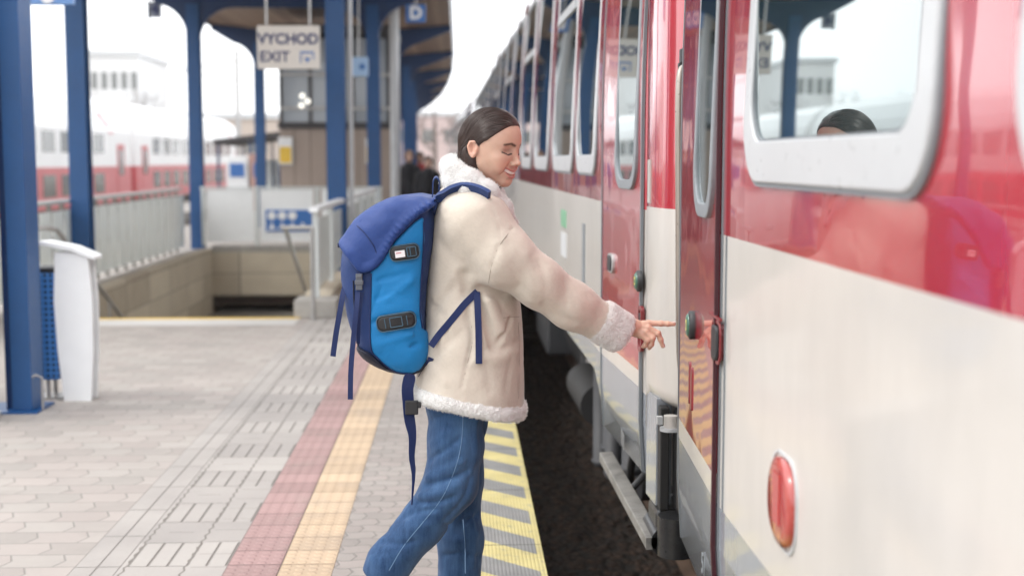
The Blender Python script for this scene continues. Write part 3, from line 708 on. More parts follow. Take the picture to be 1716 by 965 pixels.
def building(name, label, x, y, w, d, h, mat, rows, cols, cat='building'):
    t = thing(name, label, cat, (x, y, -1.0)); MB().box((x - w / 2, y, -1), (x + w / 2, y + d, h)).build('wall', mat, t)
    MB().box((x - w / 2 - .2, y - .2, h), (x + w / 2 + .2, y + d, h + .5)).build('roof', m_ltgrey, t)
    for r in range(rows):
        for c in range(cols):
            xx = x - w / 2 + w * (c + .5) / cols; zz = h - (r + .75) * 3.0
            MB().box((xx - w / cols * .3, y - .05, zz - .7), (xx + w / cols * .3, y + .02, zz + .8)).build('window', m_win, t)
    return t
m_bld = grimy('pale_render', (.66, .66, .66), .8, .1, .1)
q0, q1 = atY(150, 140, 120.0), atY(232, 94, 120.0)
building('apartment_block', 'pale grey apartment block rising above the double-deck train', (q0[0] + q1[0]) / 2, 120, q1[0] - q0[0], 12, q1[2], m_bld, 3, 5)
building('station_building', 'low pale station building far beyond the shelter', -22, 115, 18, 10, 5.0, grimy('beige_render', (.5, .42, .36), .8, .1, .1), 1, 6)
building('warehouse', 'long pinkish warehouse at the far end of the platform', -6, 150, 18, 10, 6.4, grimy('pink_render', (.55, .43, .41), .8, .1, .1), 1, 7)
# shelter on the second platform
sx0, sx1, sy = atY(362, 230, 40.0)[0], atY(470, 226, 40.0)[0], 40.0
s = thing('platform_shelter', 'low dark-roofed shelter with thin posts left of the lift tower', 'shelter', ((sx0 + sx1) / 2, sy, -.0))
MB().prism([(sx0 - .1, sy, 1.95), (sx0 - .1, sy, 2.1), (sx1, sy, 2.35), (sx1, sy, 2.2)], (0, 5, 0)).build('roof', m_dark, s)
for x in (sx0, (sx0 + sx1) / 2, sx1 - .1):
    for y in (sy + .1, sy + 4.8): MB().box((x, y, 0), (x + .07, y + .07, 2.1)).build('post', m_blue_dk, s)
MB().box((sx0 + .1, sy + 4.9, .2), (sx1 - .2, sy + 4.95, 1.5)).build('back_wall', m_milk, s)
for (px0, px1, py0, py1, mt, nm, lb) in ((380, 415, 262, 312, m_white, 'vending_machine', 'white vending machine with a blue panel under the dark shelter roof'), (420, 434, 258, 312, grimy('rosy', (.5, .3, .25), .5), 'information_board', 'narrow rosy information board beside the shelter post')):
    a, b_ = atY(px0, py1, 39.0), atY(px1, py0, 39.0); t = thing(nm, lb, nm.replace('_', ' '), ((a[0] + b_[0]) / 2, 39, 0))
    MB().box((a[0], 39, 0), (b_[0], 39.5, b_[2])).build('body', mt, t, bevel=.02); MB().box((a[0] + .1, 38.98, 1.0), (b_[0] - .1, 39, 1.4)).build('panel', m_signblue, t)
# bare trees and masts far away
def bare_tree(x, y, h, label, seed):
    rnd = random.Random(seed); t = thing('bare_tree', label, 'tree', (x, y, -1.0), group='bare trees beyond the platform')
    trunk, crown = MB(), MB()
    trunk.tube([(x, y, -1), (x + .1, y, h * .35), (x, y, h * .6)], [.22, .15, .09], 8)
    def br(p, d, L, r, n):
        e = p + d * L; crown.tube([p, (p + e) / 2 + Vector((rnd.uniform(-.1, .1),) * 3) * L * .3, e], [r, r * .8, r * .55], 5, caps=False)
        if n: 
            for _ in range(3): br(e, (d + Vector((rnd.uniform(-.8, .8), rnd.uniform(-.8, .8), rnd.uniform(-.2, .7)))).normalized(), L * rnd.uniform(.55, .8), r * .55, n - 1)
    for k in range(6): br(Vector((x, y, h * rnd.uniform(.25, .55))), Vector((rnd.uniform(-1, 1), rnd.uniform(-1, 1), rnd.uniform(.3, 1))).normalized(), h * .22, .07, 3)
    m_bark = bark; trunk.build('trunk', m_bark, t); crown.build('crown', m_bark, t); return t
bark = grimy('grey_bark', (.13, .1, .085), .9, .3, 3)
for k, (x, y, h, lb) in enumerate(((-2.0, 105, 7.5, 'bare winter tree in the gap between canopy and train, nearest the canopy'), (1.0, 120, 6.5, 'bare winter tree in the gap between canopy and train, nearest the train'), (-30, 100, 8, 'bare winter tree above the far coach left of the shelter'), (-24, 96, 7, 'bare winter tree just left of the shelter'))):
    bare_tree(x, y, h, lb, k + 3)
def mast(x, y, side, label):
    t = thing('catenary_mast', label, 'mast', (x, y, -.8)); MB().box((x - .12, y - .12, -.8), (x + .12, y + .12, 7.2)).build('pole', m_galv, t)
    MB().tube([(x, y, 6.6), (x + side * 3.0, y, 6.2)], .04, 6).build('bracket', m_galv, t); MB().tube([(x, y, 5.6), (x + side * 2.95, y, 6.13)], .04, 6).build('strut', m_galv, t)
mast(-11.6, 70, -1, 'tall grey catenary mast left, in front of the second double-deck coach'); mast(-11.6, 110, -1, 'more distant grey catenary mast left of the shelter'); mast(-3.4, 95, 1, 'grey catenary mast in the bright gap right of the canopy')

tag(MB().box((3.50, -30, -1.0), (9.0, 170, 0.0)).build('unseen_light_block', m_conc), kind='structure')  # added unseen slab behind the train; blocks light from getting underneath it
# ---------------- passenger coaches ----------------
def gloss(name, base, rough=.16, coat=1.0, wav=.0035, **kw):
    M = Mat(name, base, rough + .12, coat=coat, coat_rough=rough * .45, **kw); M.b.inputs['Coat IOR'].default_value = 1.7
    n = M.noise(2.0, 5, .6); n2 = M.noise(14, 5, .65, stretch=(1, 1, .35))
    M.set('Base Color', M.mix((n * .5 + n2 * .5).ramp(.3, .75), scl(base, .9), scl(base, 1.07)))
    w = M.noise(1.1, 1, .3, stretch=(1, 1, .6)); nm = M.bump(w + M.noise(5, 1) * .06, wav * 10, .5)
    M.nt.links.new(nm, M.b.inputs['Coat Normal']); return M
m_red = gloss('crimson_coach_paint', (.38, .012, .026), .07)
m_cream = gloss('cream_coach_paint', (.53, .50, .465), .2, coat=.5)
m_grey = gloss('grey_coach_paint', (.27, .29, .32), .14, coat=.7)
m_redflat = Mat('red_part', (.17, .006, .010), .35, coat=.4)
m_roof = grimy('coach_roof', (.3, .3, .3), .6, .2, 2)
m_alu = grimy('window_frame_grey', (.47, .48, .49), .3, .05, 4)
m_rub = grimy('grey_rubber', (.20, .215, .23), .45, .1, 8)
m_seam = Mat('dark_seam', (.05, .008, .014), .4)
m_gseam = grimy('grey_seam_strip', (.17, .185, .2), .35, .1, 5)
m_under = grimy('underframe_black', (.014, .013, .013), .7, .3, 5)
m_ugrey = grimy('dusty_underframe', (.035, .035, .038), .6, .4, 7)
def mirror_glass():
    M = Mat('coach_window_glass', (.02, .035, .037), .02, spec=1.0, coat=1.0, coat_rough=.0)
    M.b.inputs['IOR'].default_value = 2.3; M.b.inputs['Specular Tint'].default_value = (.86, .97, .96, 1)
    return M
m_glass = mirror_glass()
PROF = [(.10, .38), (.012, .42), (.0, .60), (0, .70), (0, 1.33)] + [(.075 * (max(0, h - 1.6) / 1.25) ** 2, h) for h in (1.5, 1.65, 1.8, 1.95, 2.1, 2.25, 2.4, 2.55, 2.7, 2.85)] + [(.13, 2.97), (.25, 3.10), (.45, 3.24), (.8, 3.38), (1.41, 3.46)]
def prof_s(h):
    hs = [p[1] for p in PROF]; ss = [p[0] for p in PROF]; return float(np.interp(h, hs[:-1], ss[:-1]))
def taper(u): return .036 * max(0.0, 1 - u / .86)
TH = .0145; YN, YF = 3.72, 4.42
near_fn = lambda u, s, h: (.6 + s, YN - u * .86, h)
far_fn = lambda u, s, h: (.6 + s - TH * u, YF + u, h)
third_fn = lambda u, s, h: (.6 + s - TH * 27 - .028 * u, YF + 27 + u, h)
def proj(P):
    d = np.array(P) - np.array((0, 0, CAM_H)); z = d @ _F; return CX + F_PX * (d @ _Rt) / z, CY - F_PX * (d @ _U) / z
def surfp(fn, u, h, off=0.0): return fn(u, taper(u) + prof_s(h) - off, h)
def uh(fn, px, py, near=False, off=0.0):
    h = 1.5
    for _ in range(4):
        lo, hi = (0.0, 3.2) if near else (0.0, 24.0)
        for _ in range(40):
            m = (lo + hi) / 2; x = proj(surfp(fn, m, h, off))[0]
            if (x > px) != near: lo = m
            else: hi = m
        u = (lo + hi) / 2; a, b_ = -.5, 3.5
        for _ in range(30):
            m = (a + b_) / 2
            if proj(surfp(fn, u, m, off))[1] > py: a = m
            else: b_ = m
        h = (a + b_) / 2
    return u, h
def patch(fn, u0, u1, h0, h1, off, mat, name, parent, nu=4, thick=.01, smooth=False):
    hs = sorted({h0, h1, *[p[1] for p in PROF if h0 < p[1] < h1]}); us = np.linspace(u0, u1, nu); m = MB(); V, Fc = [], []
    for h in hs:
        for u in us: V.append(surfp(fn, u, h, off))
    n = len(us); m2 = [(i * n + j, i * n + j + 1, (i + 1) * n + j + 1, (i + 1) * n + j) for i in range(len(hs) - 1) for j in range(n - 1)]
    m.add(V, m2, 0, True)
    for i in range(len(hs) - 1):
        for j in range(n - 1): Fc.append((i * n + j, i * n + j + 1, (i + 1) * n + j + 1, (i + 1) * n + j))
    k = len(V)
    for h in hs:
        for u in us: V.append(surfp(fn, u, h, off - thick))
    Fc += [tuple(a + k for a in f)[::-1] for f in Fc]
    N = len(hs)
    for i in range(N - 1):
        Fc += [(i * n, (i + 1) * n, (i + 1) * n + k, i * n + k), (i * n + n - 1, (i + 1) * n + n - 1, (i + 1) * n + n - 1 + k, i * n + n - 1 + k)]
    for j in range(n - 1):
        Fc += [(j, j + 1, j + 1 + k, j + k), ((N - 1) * n + j, (N - 1) * n + j + 1, (N - 1) * n + j + 1 + k, (N - 1) * n + j + k)]
    m.add(V, Fc[len(m2):], 0, False)
    o = m.build(name, mat, parent); return o
def rrect(u0, u1, h0, h1, r, n=8):
    r = min(r, abs(u1 - u0) / 2 - 1e-4, abs(h1 - h0) / 2 - 1e-4); o = []
    for cu, ch, a0 in ((u1 - r, h1 - r, 0), (u0 + r, h1 - r, 90), (u0 + r, h0 + r, 180), (u1 - r, h0 + r, 270)):
        o += [(cu + r * math.cos(R(a0 + 90 * k / n)), ch + r * math.sin(R(a0 + 90 * k / n))) for k in range(n + 1)]
    return o
def ring(fn, box, w, rad, off, mat, name, parent, wb=None, depth=.03, bevel=.004):
    """rounded frame on the coach side; wb = width of its bottom member"""
    u0, u1, h0, h1 = box; A = rrect(u0, u1, h0, h1, rad); B = rrect(u0 + w, u1 - w, h0 + (wb or w), h1 - w, max(rad - w * .6, .02)); n = len(A); m = MB()
    P = lambda L, o: [surfp(fn, u, h, o) for u, h in L]
    V = P(A, off) + P(B, off) + P(A, off - depth) + P(B, -.012)
    Fc = []
    for i in range(n):
        j = (i + 1) % n; Fc += [(i, j, n + j, n + i), (i, j, 2 * n + j, 2 * n + i), (n + i, n + j, 3 * n + j, 3 * n + i)]
    m.add(V, Fc, 0, False); o = m.build(name, mat, parent, bevel=bevel); return o
def pane(fn, box, rad, off, mat, name, parent):
    u0, u1, h0, h1 = box; return patch(fn, u0, u1, h0, h1, off + .003, mat, name, parent, 3, .004)
def coach(fn, L, label, ends=(True, False)):
    c = thing('passenger_coach', label, 'train coach', fn(L / 2, 1.41, -.55), 'red and cream coaches standing at the platform')
    us = [0, .3, .6, .86, 1.2, L / 2, L - .86, L]; V, Fc, Mi = [], [], []
    tp = lambda u: max(taper(u), taper(L - u))
    full = PROF + [(2.82 - s, h) for s, h in PROF[-2::-1]]; n = len(full); half = len(PROF) - 1
    m = MB()
    for u in us:
        for i, (s, h) in enumerate(full):
            tt = tp(u) * (1 if i <= half else -1) * (0 if i == half else 1)
            hh = h if (u < .9 or u > L - .9 or h > .55) else .60
            m.v.append(fn(u, s + tt, hh))
    bands = lambda h: 0 if h < .69 else 1 if h < 1.32 else 2 if h < 2.84 else 3
    for a in range(len(us) - 1):
        for i in range(n - 1):
            hm = (full[i][1] + full[i + 1][1]) / 2; m.f.append((a * n + i, a * n + i + 1, (a + 1) * n + i + 1, (a + 1) * n + i)); m.mi.append(bands(hm)); m.sm.append(full[i][1] >= 1.3 and full[i + 1][1] >= 1.3)
    for a in (0, len(us) - 1): m.f.append(tuple(a * n + i for i in range(n))); m.mi.append(1); m.sm.append(False)
    m.build('body', [m_grey, m_cream, m_red, m_roof], c)
    MB().prism([fn(.95, .45, -.15), fn(.95, 2.4, -.15), fn(.95, 2.7, .62), fn(.95, .12, .62)], np.array(fn(L - .95, 0, 0)) - np.array(fn(.95, 0, 0))).build('underframe', m_under, c)
    return c
def window(fn, c, box, upper=False, mf=None, w=.05):
    f = ring(fn, box, w, .13, .014, mf or m_alu, 'window', c, wb=.08)
    g0, g1, g2, g3 = box; ring(fn, (g0 - .009, g1 + .009, g2 - .009, g3 + .009), .012, .138, .0075, m_rub, 'gasket', f, depth=.008, bevel=0)
    ring(fn, (g0 + w - .006, g1 - w + .006, g2 + .074, g3 - w + .006), .010, .10, .0085, m_rub, 'gasket', f, depth=.006, bevel=0)
    u0, u1, h0, h1 = box; g = pane(fn, (u0 + w - .03, u1 - w + .03, h0 + .055, h1 - w + .03), .09, .001, m_glass, 'pane', f)
    if upper: patch(fn, u0 + .07, u1 - .07, h1 - .45, h1 - .40, .012, m_alu, 'transom', f, 2, .02)
    return f
def oval(fn, u, h, ru, rh, off, depth, mat, name, parent, n=28, dome=0.0, sq=2.0):
    L = [(u + ru * math.copysign(abs(math.cos(a)) ** (2 / sq), math.cos(a)), h + rh * math.copysign(abs(math.sin(a)) ** (2 / sq), math.sin(a))) for a in np.linspace(0, 2 * math.pi, n + 1)[:-1]]
    m = MB(); V = [surfp(fn, a, b, off - depth) for a, b in L] + [surfp(fn, a, b, off) for a, b in L] + [surfp(fn, u + (a - u) * .8, h + (b - h) * .8, off + dome) for a, b in L] + [surfp(fn, u, h, off + dome * 1.2)]
    Fc = []
    for i in range(n):
        j = (i + 1) % n; Fc += [(i, j, n + j, n + i), (n + i, n + j, 2 * n + j, 2 * n + i), (2 * n + i, 2 * n + j, 3 * n)]
    m.add(V, Fc, 0, True); return m.build(name, mat, parent)
def door(fn, c, near):
    u0, u1 = .07, .85
    d = patch(fn, u0, u1, .772, 2.72, .012, m_red, 'door', c, 5)
    patch(fn, u0, u1, .716, .772, .012, m_cream, 'stripe', d, 5); patch(fn, u0, u1, .40, .716, .012, m_grey, 'kick_panel', d, 5)
    patch(fn, .855, .868, .39, 2.8, .016, m_seam if near else m_gseam, 'door_seam', c, 2); patch(fn, .05, .065, .39, 2.8, .014, m_gseam, 'door_seam', c, 2)
    return d
near = coach(near_fn, 24.5, 'nearest red and cream coach filling the right side, with a large white-framed window')
far = coach(far_fn, 26.4, 'second red and cream coach beyond the gangway, with a grab pillar and row of windows')
third = coach(third_fn, 26.4, 'most distant red and cream coach, behind the woman\'s head')
# near coach
a = uh(near_fn, 1255, 280, True); b_ = uh(near_fn, 1576, 280, True); hb = uh(near_fn, 1420, 316, True)[1]
window(near_fn, near, (a[0], b_[0], hb, hb + 1.26), w=.07)
for k in range(1, 8): window(near_fn, near, (a[0] + k * 1.55, b_[0] + k * 1.55, hb, hb + 1.26), True)
nd = door(near_fn, near, True)
def on(fn, near_, x0, y0, x1, y1, off=0.0):
    p, q = uh(fn, x0, (y0 + y1) / 2, near_, off), uh(fn, x1, (y0 + y1) / 2, near_, off); um = (p[0] + q[0]) / 2
    xm = proj(surfp(fn, um, 1.2, off))[0]; h0, h1 = uh(fn, xm, y1, near_, off)[1], uh(fn, xm, y0, near_, off)[1]
    return min(p[0], q[0]), max(p[0], q[0]), h0, h1
def dwin(fn, near_, x0, x1, yb, d):
    u0, u1, h0, _ = on(fn, near_, x0, 200, x1, yb, off=.024)
    f = ring(fn, (u0, u1, h0, h0 + 1.12), .035, .12, .024, m_rub, 'window', d, depth=.02); pane(fn, (u0 + .035, u1 - .035, h0 + .035, h0 + 1.085), .09, .013, m_glass, 'pane', f)
dwin(near_fn, True, 1161, 1191, 364, nd)
def button(fn, near_, box, d):
    u0, u1, h0, h1 = on(fn, near_, *box, off=.022); u, h, r = (u0 + u1) / 2, (h0 + h1) / 2, (h1 - h0) / 2
    o = oval(fn, u, h, r, r, .024, .013, m_black, 'door_button', d, dome=.004)
    oval(fn, u, h, r * .8, r * .8, .029, .006, Mat('green_button', (.03, .11, .07), .3, coat=.5), 'push_cap', o, dome=.004); oval(fn, u, h, r * .3, r * .4, .0335, .003, Mat('yellow_mark', (.7, .6, .1), .4), 'push_mark', o)
button(near_fn, True, (1148, 521, 1166, 570), nd)
u0, u1, h0, h1 = on(near_fn, True, 1186, 543, 1200, 606, off=.022); o = ring(near_fn, (u0, u1, h0 - .005, h1 + .01), .009, .03, .014, m_redflat, 'handle', nd, depth=.004, bevel=.002)
oval(near_fn, (u0 + u1) / 2, (h0 + h1) / 2, (u1 - u0) * .3, (h1 - h0) * .46, .018, .006, m_black, 'grip', o, sq=5)
patch(near_fn, u0 - .02, u1 + .02, h1 + .014, h1 + .020, .018, m_redflat, 'lip', o, 2, .006)
for bx_ in ((1157, 618, 1159.5, 692), (1153.5, 608, 1155.5, 680)):
    u0, u1, h0, h1 = on(near_fn, True, *bx_, off=.014); oval(near_fn, (u0 + u1) / 2, (h0 + h1) / 2, .012, (h1 - h0) / 2, .015, .004, m_redflat, 'guard_bar', nd, sq=5)
text('lettering', '51', .075, .001, m_rub, frame_mat(surfp(near_fn, .66, .50, .014), (0.03, -1, 0), (0, 0, 1)), nd, sx=.6)
# end pillar and grab rail of the nearest coach
patch(near_fn, .0, .045, .40, 2.8, .006, m_cream, 'end_pillar', near, 2)
hx = lambda px, py, Y: atY(px, py, Y)
P = [hx(1148, 94, 3.80), hx(1149, 112, 3.78), hx(1139, 136, 3.75), hx(1138, 300, 3.75), hx(1139.5, 590, 3.75), hx(1149, 622, 3.77)]
gr = MB().tube(openc(P, 5), .0105, 10).build('grab_rail', grimy('brown_steel_rail', (.36, .32, .28), .3, .1, 9, metal=.5), near)
t0 = hx(1147, 94, 3.80); MB().box(t0 - (.012, .02, .02), t0 + (.02, .02, .02)).box(t0 + (-.018, -.01, -.035), t0 + (.0, .01, -.02)).build('bracket', m_ugrey, gr, bevel=.003)
t0 = hx(1147, 640, 3.78); MB().box(t0 - (.01, .02, .015), t0 + (.02, .02, .015)).build('bracket', m_black, gr, bevel=.003)
# oval tail lamp
u0, u1, h0, h1 = on(near_fn, True, 1286, 772, 1326, 921, off=.01)
lens = Mat('red_lamp_lens', (.36, .05, .04), .25, coat=.8)
_x, _y, _z = lens.xyz(); lens.set('Base Color', lens.mix(_z.ramp(h0 + .045, h0 + .01), (.36, .045, .035), (.52, .17, .06)))
tl = oval(near_fn, (u0 + u1) / 2, (h0 + h1) / 2, (u1 - u0) / 2, (h1 - h0) / 2, .010, .012, lens, 'tail_lamp', near, dome=.005, sq=2.3)
um, hm = (u0 + u1) / 2, (h0 + h1) / 2 + .01
ring(near_fn, (u0 - .008, u1 + .008, h0 - .008, h1 + .008), .005, .07, .004, m_alu, 'gasket', tl, depth=.004, bevel=0)
patch(near_fn, um - .028, um + .028, hm - .05, hm + .045, .0175, Mat('lamp_inner', (.42, .02, .02), .2, coat=.6), 'reflector', tl, 2, .002)
patch(near_fn, .875, .885, .39, 2.8, .004, m_gseam, 'panel_seam', near, 2); patch(near_fn, .93, .934, .7, 1.33, .004, m_rub, 'panel_seam', near, 2)
# far coach windows
q = [uh(far_fn, x, 270) for x in (1001, 969)]
window(far_fn, far, (q[0][0], q[1][0], 1.44, 2.70))
u = uh(far_fn, 962, 270)[0]
for k in range(14): 
    f = window(far_fn, far, (u + k * 1.49, u + k * 1.49 + 1.12, 1.44, 2.70), k % 2 == 0)
    if k == 0: pane(far_fn, (u + .22, u + .9, 2.38, 2.58), .02, .006, Mat('sign_dark_blue', (.03, .10, .28), .3), 'seat_sign', f); text('lettering', '01', .17, .001, m_signwhite, frame_mat(surfp(far_fn, u + .56, 2.48, .010), (TH, -1, 0), (0, 0, 1)), f)
for k in range(16): window(third_fn, third, (1.3 + k * 1.49, 1.3 + k * 1.49 + 1.12, 1.44, 2.70))
fd = door(far_fn, far, False); door(third_fn, third, False)
dwin(far_fn, False, 1029, 1064, 317, fd)
button(far_fn, False, (1064, 453, 1079, 489), fd)
u0, u1, h0, h1 = on(far_fn, False, 1018, 425, 1027, 457, off=.02); o = ring(far_fn, (u0, u1, h0, h1), .02, .03, .022, m_galv, 'handle', fd, depth=.012, bevel=.002); oval(far_fn, (u0 + u1) / 2, (h0 + h1) / 2, (u1 - u0) * .3, (h1 - h0) * .4, .026, .016, m_black, 'grip', o, sq=5)
u0, u1, h0, h1 = on(far_fn, False, 1068, 513, 1077, 590, off=.02); o = ring(far_fn, (u0, u1, h0, h1), .014, .02, .020, m_redflat, 'latch_plate', fd, depth=.012, bevel=.002); oval(far_fn, (u0 + u1) / 2, (h0 * .35 + h1 * .65), .012, .03, .02, .01, m_black, 'keyhole', o, sq=5)
text('lettering', '51 1000', .085, .001, grimy('faded_print', (.2, .2, .2), .5), frame_mat(surfp(far_fn, .42, .465, .016), (-.05, -1, 0), (0, 0, 1)), fd, sx=1.0)
for px, y0, y1, mt in ((945, 352, 380, Mat('green_sticker', (.16, .36, .22), .4)), (945, 390, 430, m_ltgrey)):
    u0, u1, h0, h1 = on(far_fn, False, px - 4, y0, px + 4, y1); patch(far_fn, u0, u1, h0, h1, .004, mt, 'sticker', far, 2, .006)
u0, u1, h0, h1 = on(far_fn, False, 977, 375, 980.5, 476); patch(far_fn, u0, u1, h0, h1, .006, m_rub, 'gutter', far, 2)
# step, skirt, bogies
m = MB(); m.prism([far_fn(-.26, .0, .235), far_fn(-.26, .0, .275), far_fn(-.26, .055, .278), far_fn(-.26, .055, .238)], np.array(far_fn(1.0, 0, 0)) - np.array(far_fn(-.26, 0, 0)))
stp = m.build('step', grimy('worn_step_metal', (.20, .19, .175), .5, .5, 14, bump=.002, bscale=90), far, bevel=.004)
MB().tube([far_fn(.45, .06, .26), far_fn(.55, .22, .40)], .014).tube([far_fn(.0, .06, .26), far_fn(.0, .3, .5)], .016).build('bracket', m_ugrey, stp)
# rounded gangway fairing at the near end of the far coach
plan = openc([(.634, 4.43), (.632, 4.37), (.636, 4.30), (.648, 4.22), (.670, 4.14), (.705, 4.07), (.76, 4.02), (.93, 3.98)], 6)
def fairing(h0, h1, mat, name, round_bottom=False):
    m = MB(); hs = [(h0, .05), (h0 + .008, .022), (h0 + .025, .008), (h0 + .06, 0), (h1, 0)] if round_bottom else [(h0, 0), (h1, 0)]
    V = []; n = len(plan)
    for h, ins in hs:
        V += [(min(x + ins * (1.1 if k > 6 else .4 * k / 6), 1.2), y + ins * .6 * min(1, k / 10), h) for k, (x, y) in enumerate(plan)]
    Fc = [(i * n + k, i * n + k + 1, (i + 1) * n + k + 1, (i + 1) * n + k) for i in range(len(hs) - 1) for k in range(n - 1)]
    m.add(V, Fc, 0, True); V2 = [(p[0], p[1], h0) for p in V[:n]] + [(.93, 4.38, h0)]; m.add(V2, [(k, k + 1, n) for k in range(n - 1)], 0); return m.build(name, mat, far)
fairing(.70, 1.345, m_cream, 'gangway_fairing', True); fairing(1.345, 2.9, m_red, 'gangway_fairing')
# grey skirt piece beneath, stub pipe and flange
MB().prism([(.638, 4.41, .36), (.646, 4.24, .36), (.646, 4.24, .72), (.638, 4.41, .72)], (.05, 0, 0)).build('skirt', m_grey, far, bevel=.004)
MB().box((.65, 4.18, .36), (.68, 4.235, .70)).build('skirt_edge', m_under, far, bevel=.004)
pz = .70; t0 = atY(1124, 700, 4.05)
pipe = MB().tube([(t0[0], 4.05, .70), (t0[0], 4.05, .662)], .022, 20).build('drain_pipe', m_cream, far)
MB().tube([(t0[0], 4.05, .662), (t0[0], 4.05, .652)], .034, 20).build('flange', m_alu, pipe)
MB().box((t0[0] - .045, 4.03, .675), (t0[0] - .028, 4.05, .70)).build('clip', m_alu, pipe)
m = MB(); m.box((.64, 4.18, .235), (1.3, 4.38, .36)).box((.695, 4.10, .36), (1.3, 4.22, .70)); m.build('end_beam', grimy('worn_black_beam', (.018, .018, .019), .3, .5, 6), far, bevel=.02)
MB().tube([(.695, 4.12, .23), (.695, 4.12, .36)], .06, 24).tube([(.67, 4.38, .26), (.67, 4.16, .26)], .05, 20).build('buffer', grimy('greased_steel', (.04, .04, .042), .3, .4, 8, metal=.5), far)
def bogie(fn, u, c):
    b = MB(); W = lambda du, s, h: fn(u + du, s, h)
    for s in (.42, 2.3):
        pts = [W(-1.5, s, .12), W(-.9, s, .18), W(-.5, s, -.12), W(.5, s, -.12), W(.9, s, .18), W(1.5, s, .12), W(1.5, s, .0), W(.9, s, .02), W(.6, s, -.28), W(-.6, s, -.28), W(-.9, s, .02), W(-1.5, s, .0)]
        b.prism(pts, (.10, 0, 0))
    o = b.build('bogie', m_ugrey, c, bevel=.01)
    for du in (-1.25, 1.25):
        m = MB(); 
        for s in (.62, 2.08): m.tube([W(du, s, -.09), W(du, s + .12, -.09)], .46, 32)
        m.tube([W(du, .5, -.09), W(du, 2.3, -.09)], .08, 12); m.build('wheelset', m_rail, o)
        for s in (.33, 2.35): MB().tube([W(du, s, -.06), W(du, s + .12, -.06)], .15, 20).box(W(du - .14, s + .02, -.02), W(du + .14, s + .12, .16)).build('axle_box', m_ugrey, o)
        for d2 in (-.24, .24): MB().tube([W(du + d2, .40, .02), W(du + d2, .40, .32)], .075, 14).build('spring', m_ugrey, o)
    MB().tube([W(-.35, .30, -.02), W(-.35, .30, .42)], .06, 16).tube([W(.35, .30, -.02), W(.35, .30, .42)], .06, 16).build('damper', m_galv, o)
    return o
for fn, c, L in ((near_fn, near, 24.5), (far_fn, far, 26.4), (third_fn, third, 26.4)):
    bogie(fn, 3.3, c); bogie(fn, L - 3.4, c)
    for k in range(5):
        u = 6.4 + k * 2.6; p0, p1 = fn(u, .22 + .07 * (k % 2), -.12 + .05 * (k % 3)), fn(u + 1.5, .9, .32)
        MB().box(p0, p1).build('equipment_box', m_ugrey, c, bevel=.02)
    MB().tube([fn(5.5, .35, .2), fn(20, .35, .2)], .035, 10).build('brake_pipe', m_ugrey, c)
for (u, s_, z0, z1, r) in ((1.35, .20, .10, .55, .07), (1.75, .16, -.02, .55, .05), (2.0, .22, .05, .50, .10), (2.35, .18, -.1, .55, .06)):
    MB().tube([far_fn(u, s_, z0), far_fn(u, s_, z0 + .03), far_fn(u, s_, z0 + .031), far_fn(u, s_, z1)], [r * .7, r, r * .82, r * .82], 18).build('damper', m_ugrey, far)
MB().tube([far_fn(2.7, .22, .15), far_fn(3.5, .22, .15)], .12, 20).build('air_tank', m_under, far, bevel=.02)
MB().tube(openc([far_fn(1.0, .2, .5), far_fn(1.15, .16, .2), far_fn(1.5, .2, .02), far_fn(2.2, .25, .0)], 5), .018, 8).build('hose', m_under, far)
q = atY(1097, 480, 4.33); MB().box(q + (-.002, -.002, -.045), q + (.004, .012, .045)).build('gutter', m_rub, far, bevel=.001)
q0, q1 = atY(1088, 340, 4.36), atY(1099, 268, 4.34); MB().box((q0[0] - .003, 4.33, q0[2]), (q0[0] + .002, 4.385, q1[2])).build('sticker', m_cream, far)
# ---------------- the woman ----------------
YW = 3.76
def w(px, py, dy=0.0): return atY(px, py, YW + dy)
def X_(px, py=480, dy=0.0): return w(px, py, dy)[0]
def Z_(py, dy=0.0): return w(800, py, dy)[2]
# -- materials
def skin_mat(name='skin', base=(.58, .375, .28)):
    M = Mat(name, base, .48, sss=.18, spec=.45)
    def at(n):
        a = M.nt.nodes.new('ShaderNodeAttribute'); a.attribute_name = n; return S(M.nt, a.outputs['Fac'])
    n = M.noise(60, 4, .6); n2 = M.noise(9, 3, .5)
    a = M.mix((n * .5 + n2 * .5).ramp(.3, .7), scl(base, .93), scl(base, 1.06))
    a = M.mix(at('blush').clamp(), a, (base[0] * 1.06, base[1] * .74, base[2] * .72))
    a = M.mix(at('lips').clamp(), a, (.46, .17, .15))
    a = M.mix((at('brow') * (M.noise(420, 2, .5, stretch=(1, 1, .4)) * .7 + .55)).clamp(), a, (.05, .025, .018))
    a = M.mix(at('lash').clamp(), a, (.018, .011, .01))
    M.set('Base Color', a); M.set('Roughness', at('lips') * -.12 + .47); M.bump(M.noise(500, 2), .0002); return M
m_skin = skin_mat()
def hair_mat():
    M = Mat('dark_brown_hair', (.03, .016, .012), .36, spec=.55)
    a = M.nt.nodes.new('ShaderNodeAttribute'); a.attribute_name = 'strand'; v = S(M.nt, a.outputs['Fac'])
    a2 = M.nt.nodes.new('ShaderNodeAttribute'); a2.attribute_name = 'along'; v2 = S(M.nt, a2.outputs['Fac'])
    n = M.noise(1.0, 5, .65, vec=M.vec(v * 70, v2 * 3, 0.0)); n2 = M.noise(1.0, 3, .6, vec=M.vec(v * 18, v2 * 1.2, 4.0))
    M.set('Base Color', M.mix((n * .6 + n2 * .4).ramp(.3, .7), (.010, .006, .005), (.062, .032, .024)))
    M.set('Roughness', n * .2 + .27); M.bump(n, .0016, .7); return M
m_hair = hair_mat(); m_strand = Mat('hair_strand', (.040, .021, .016), .30, spec=.5)
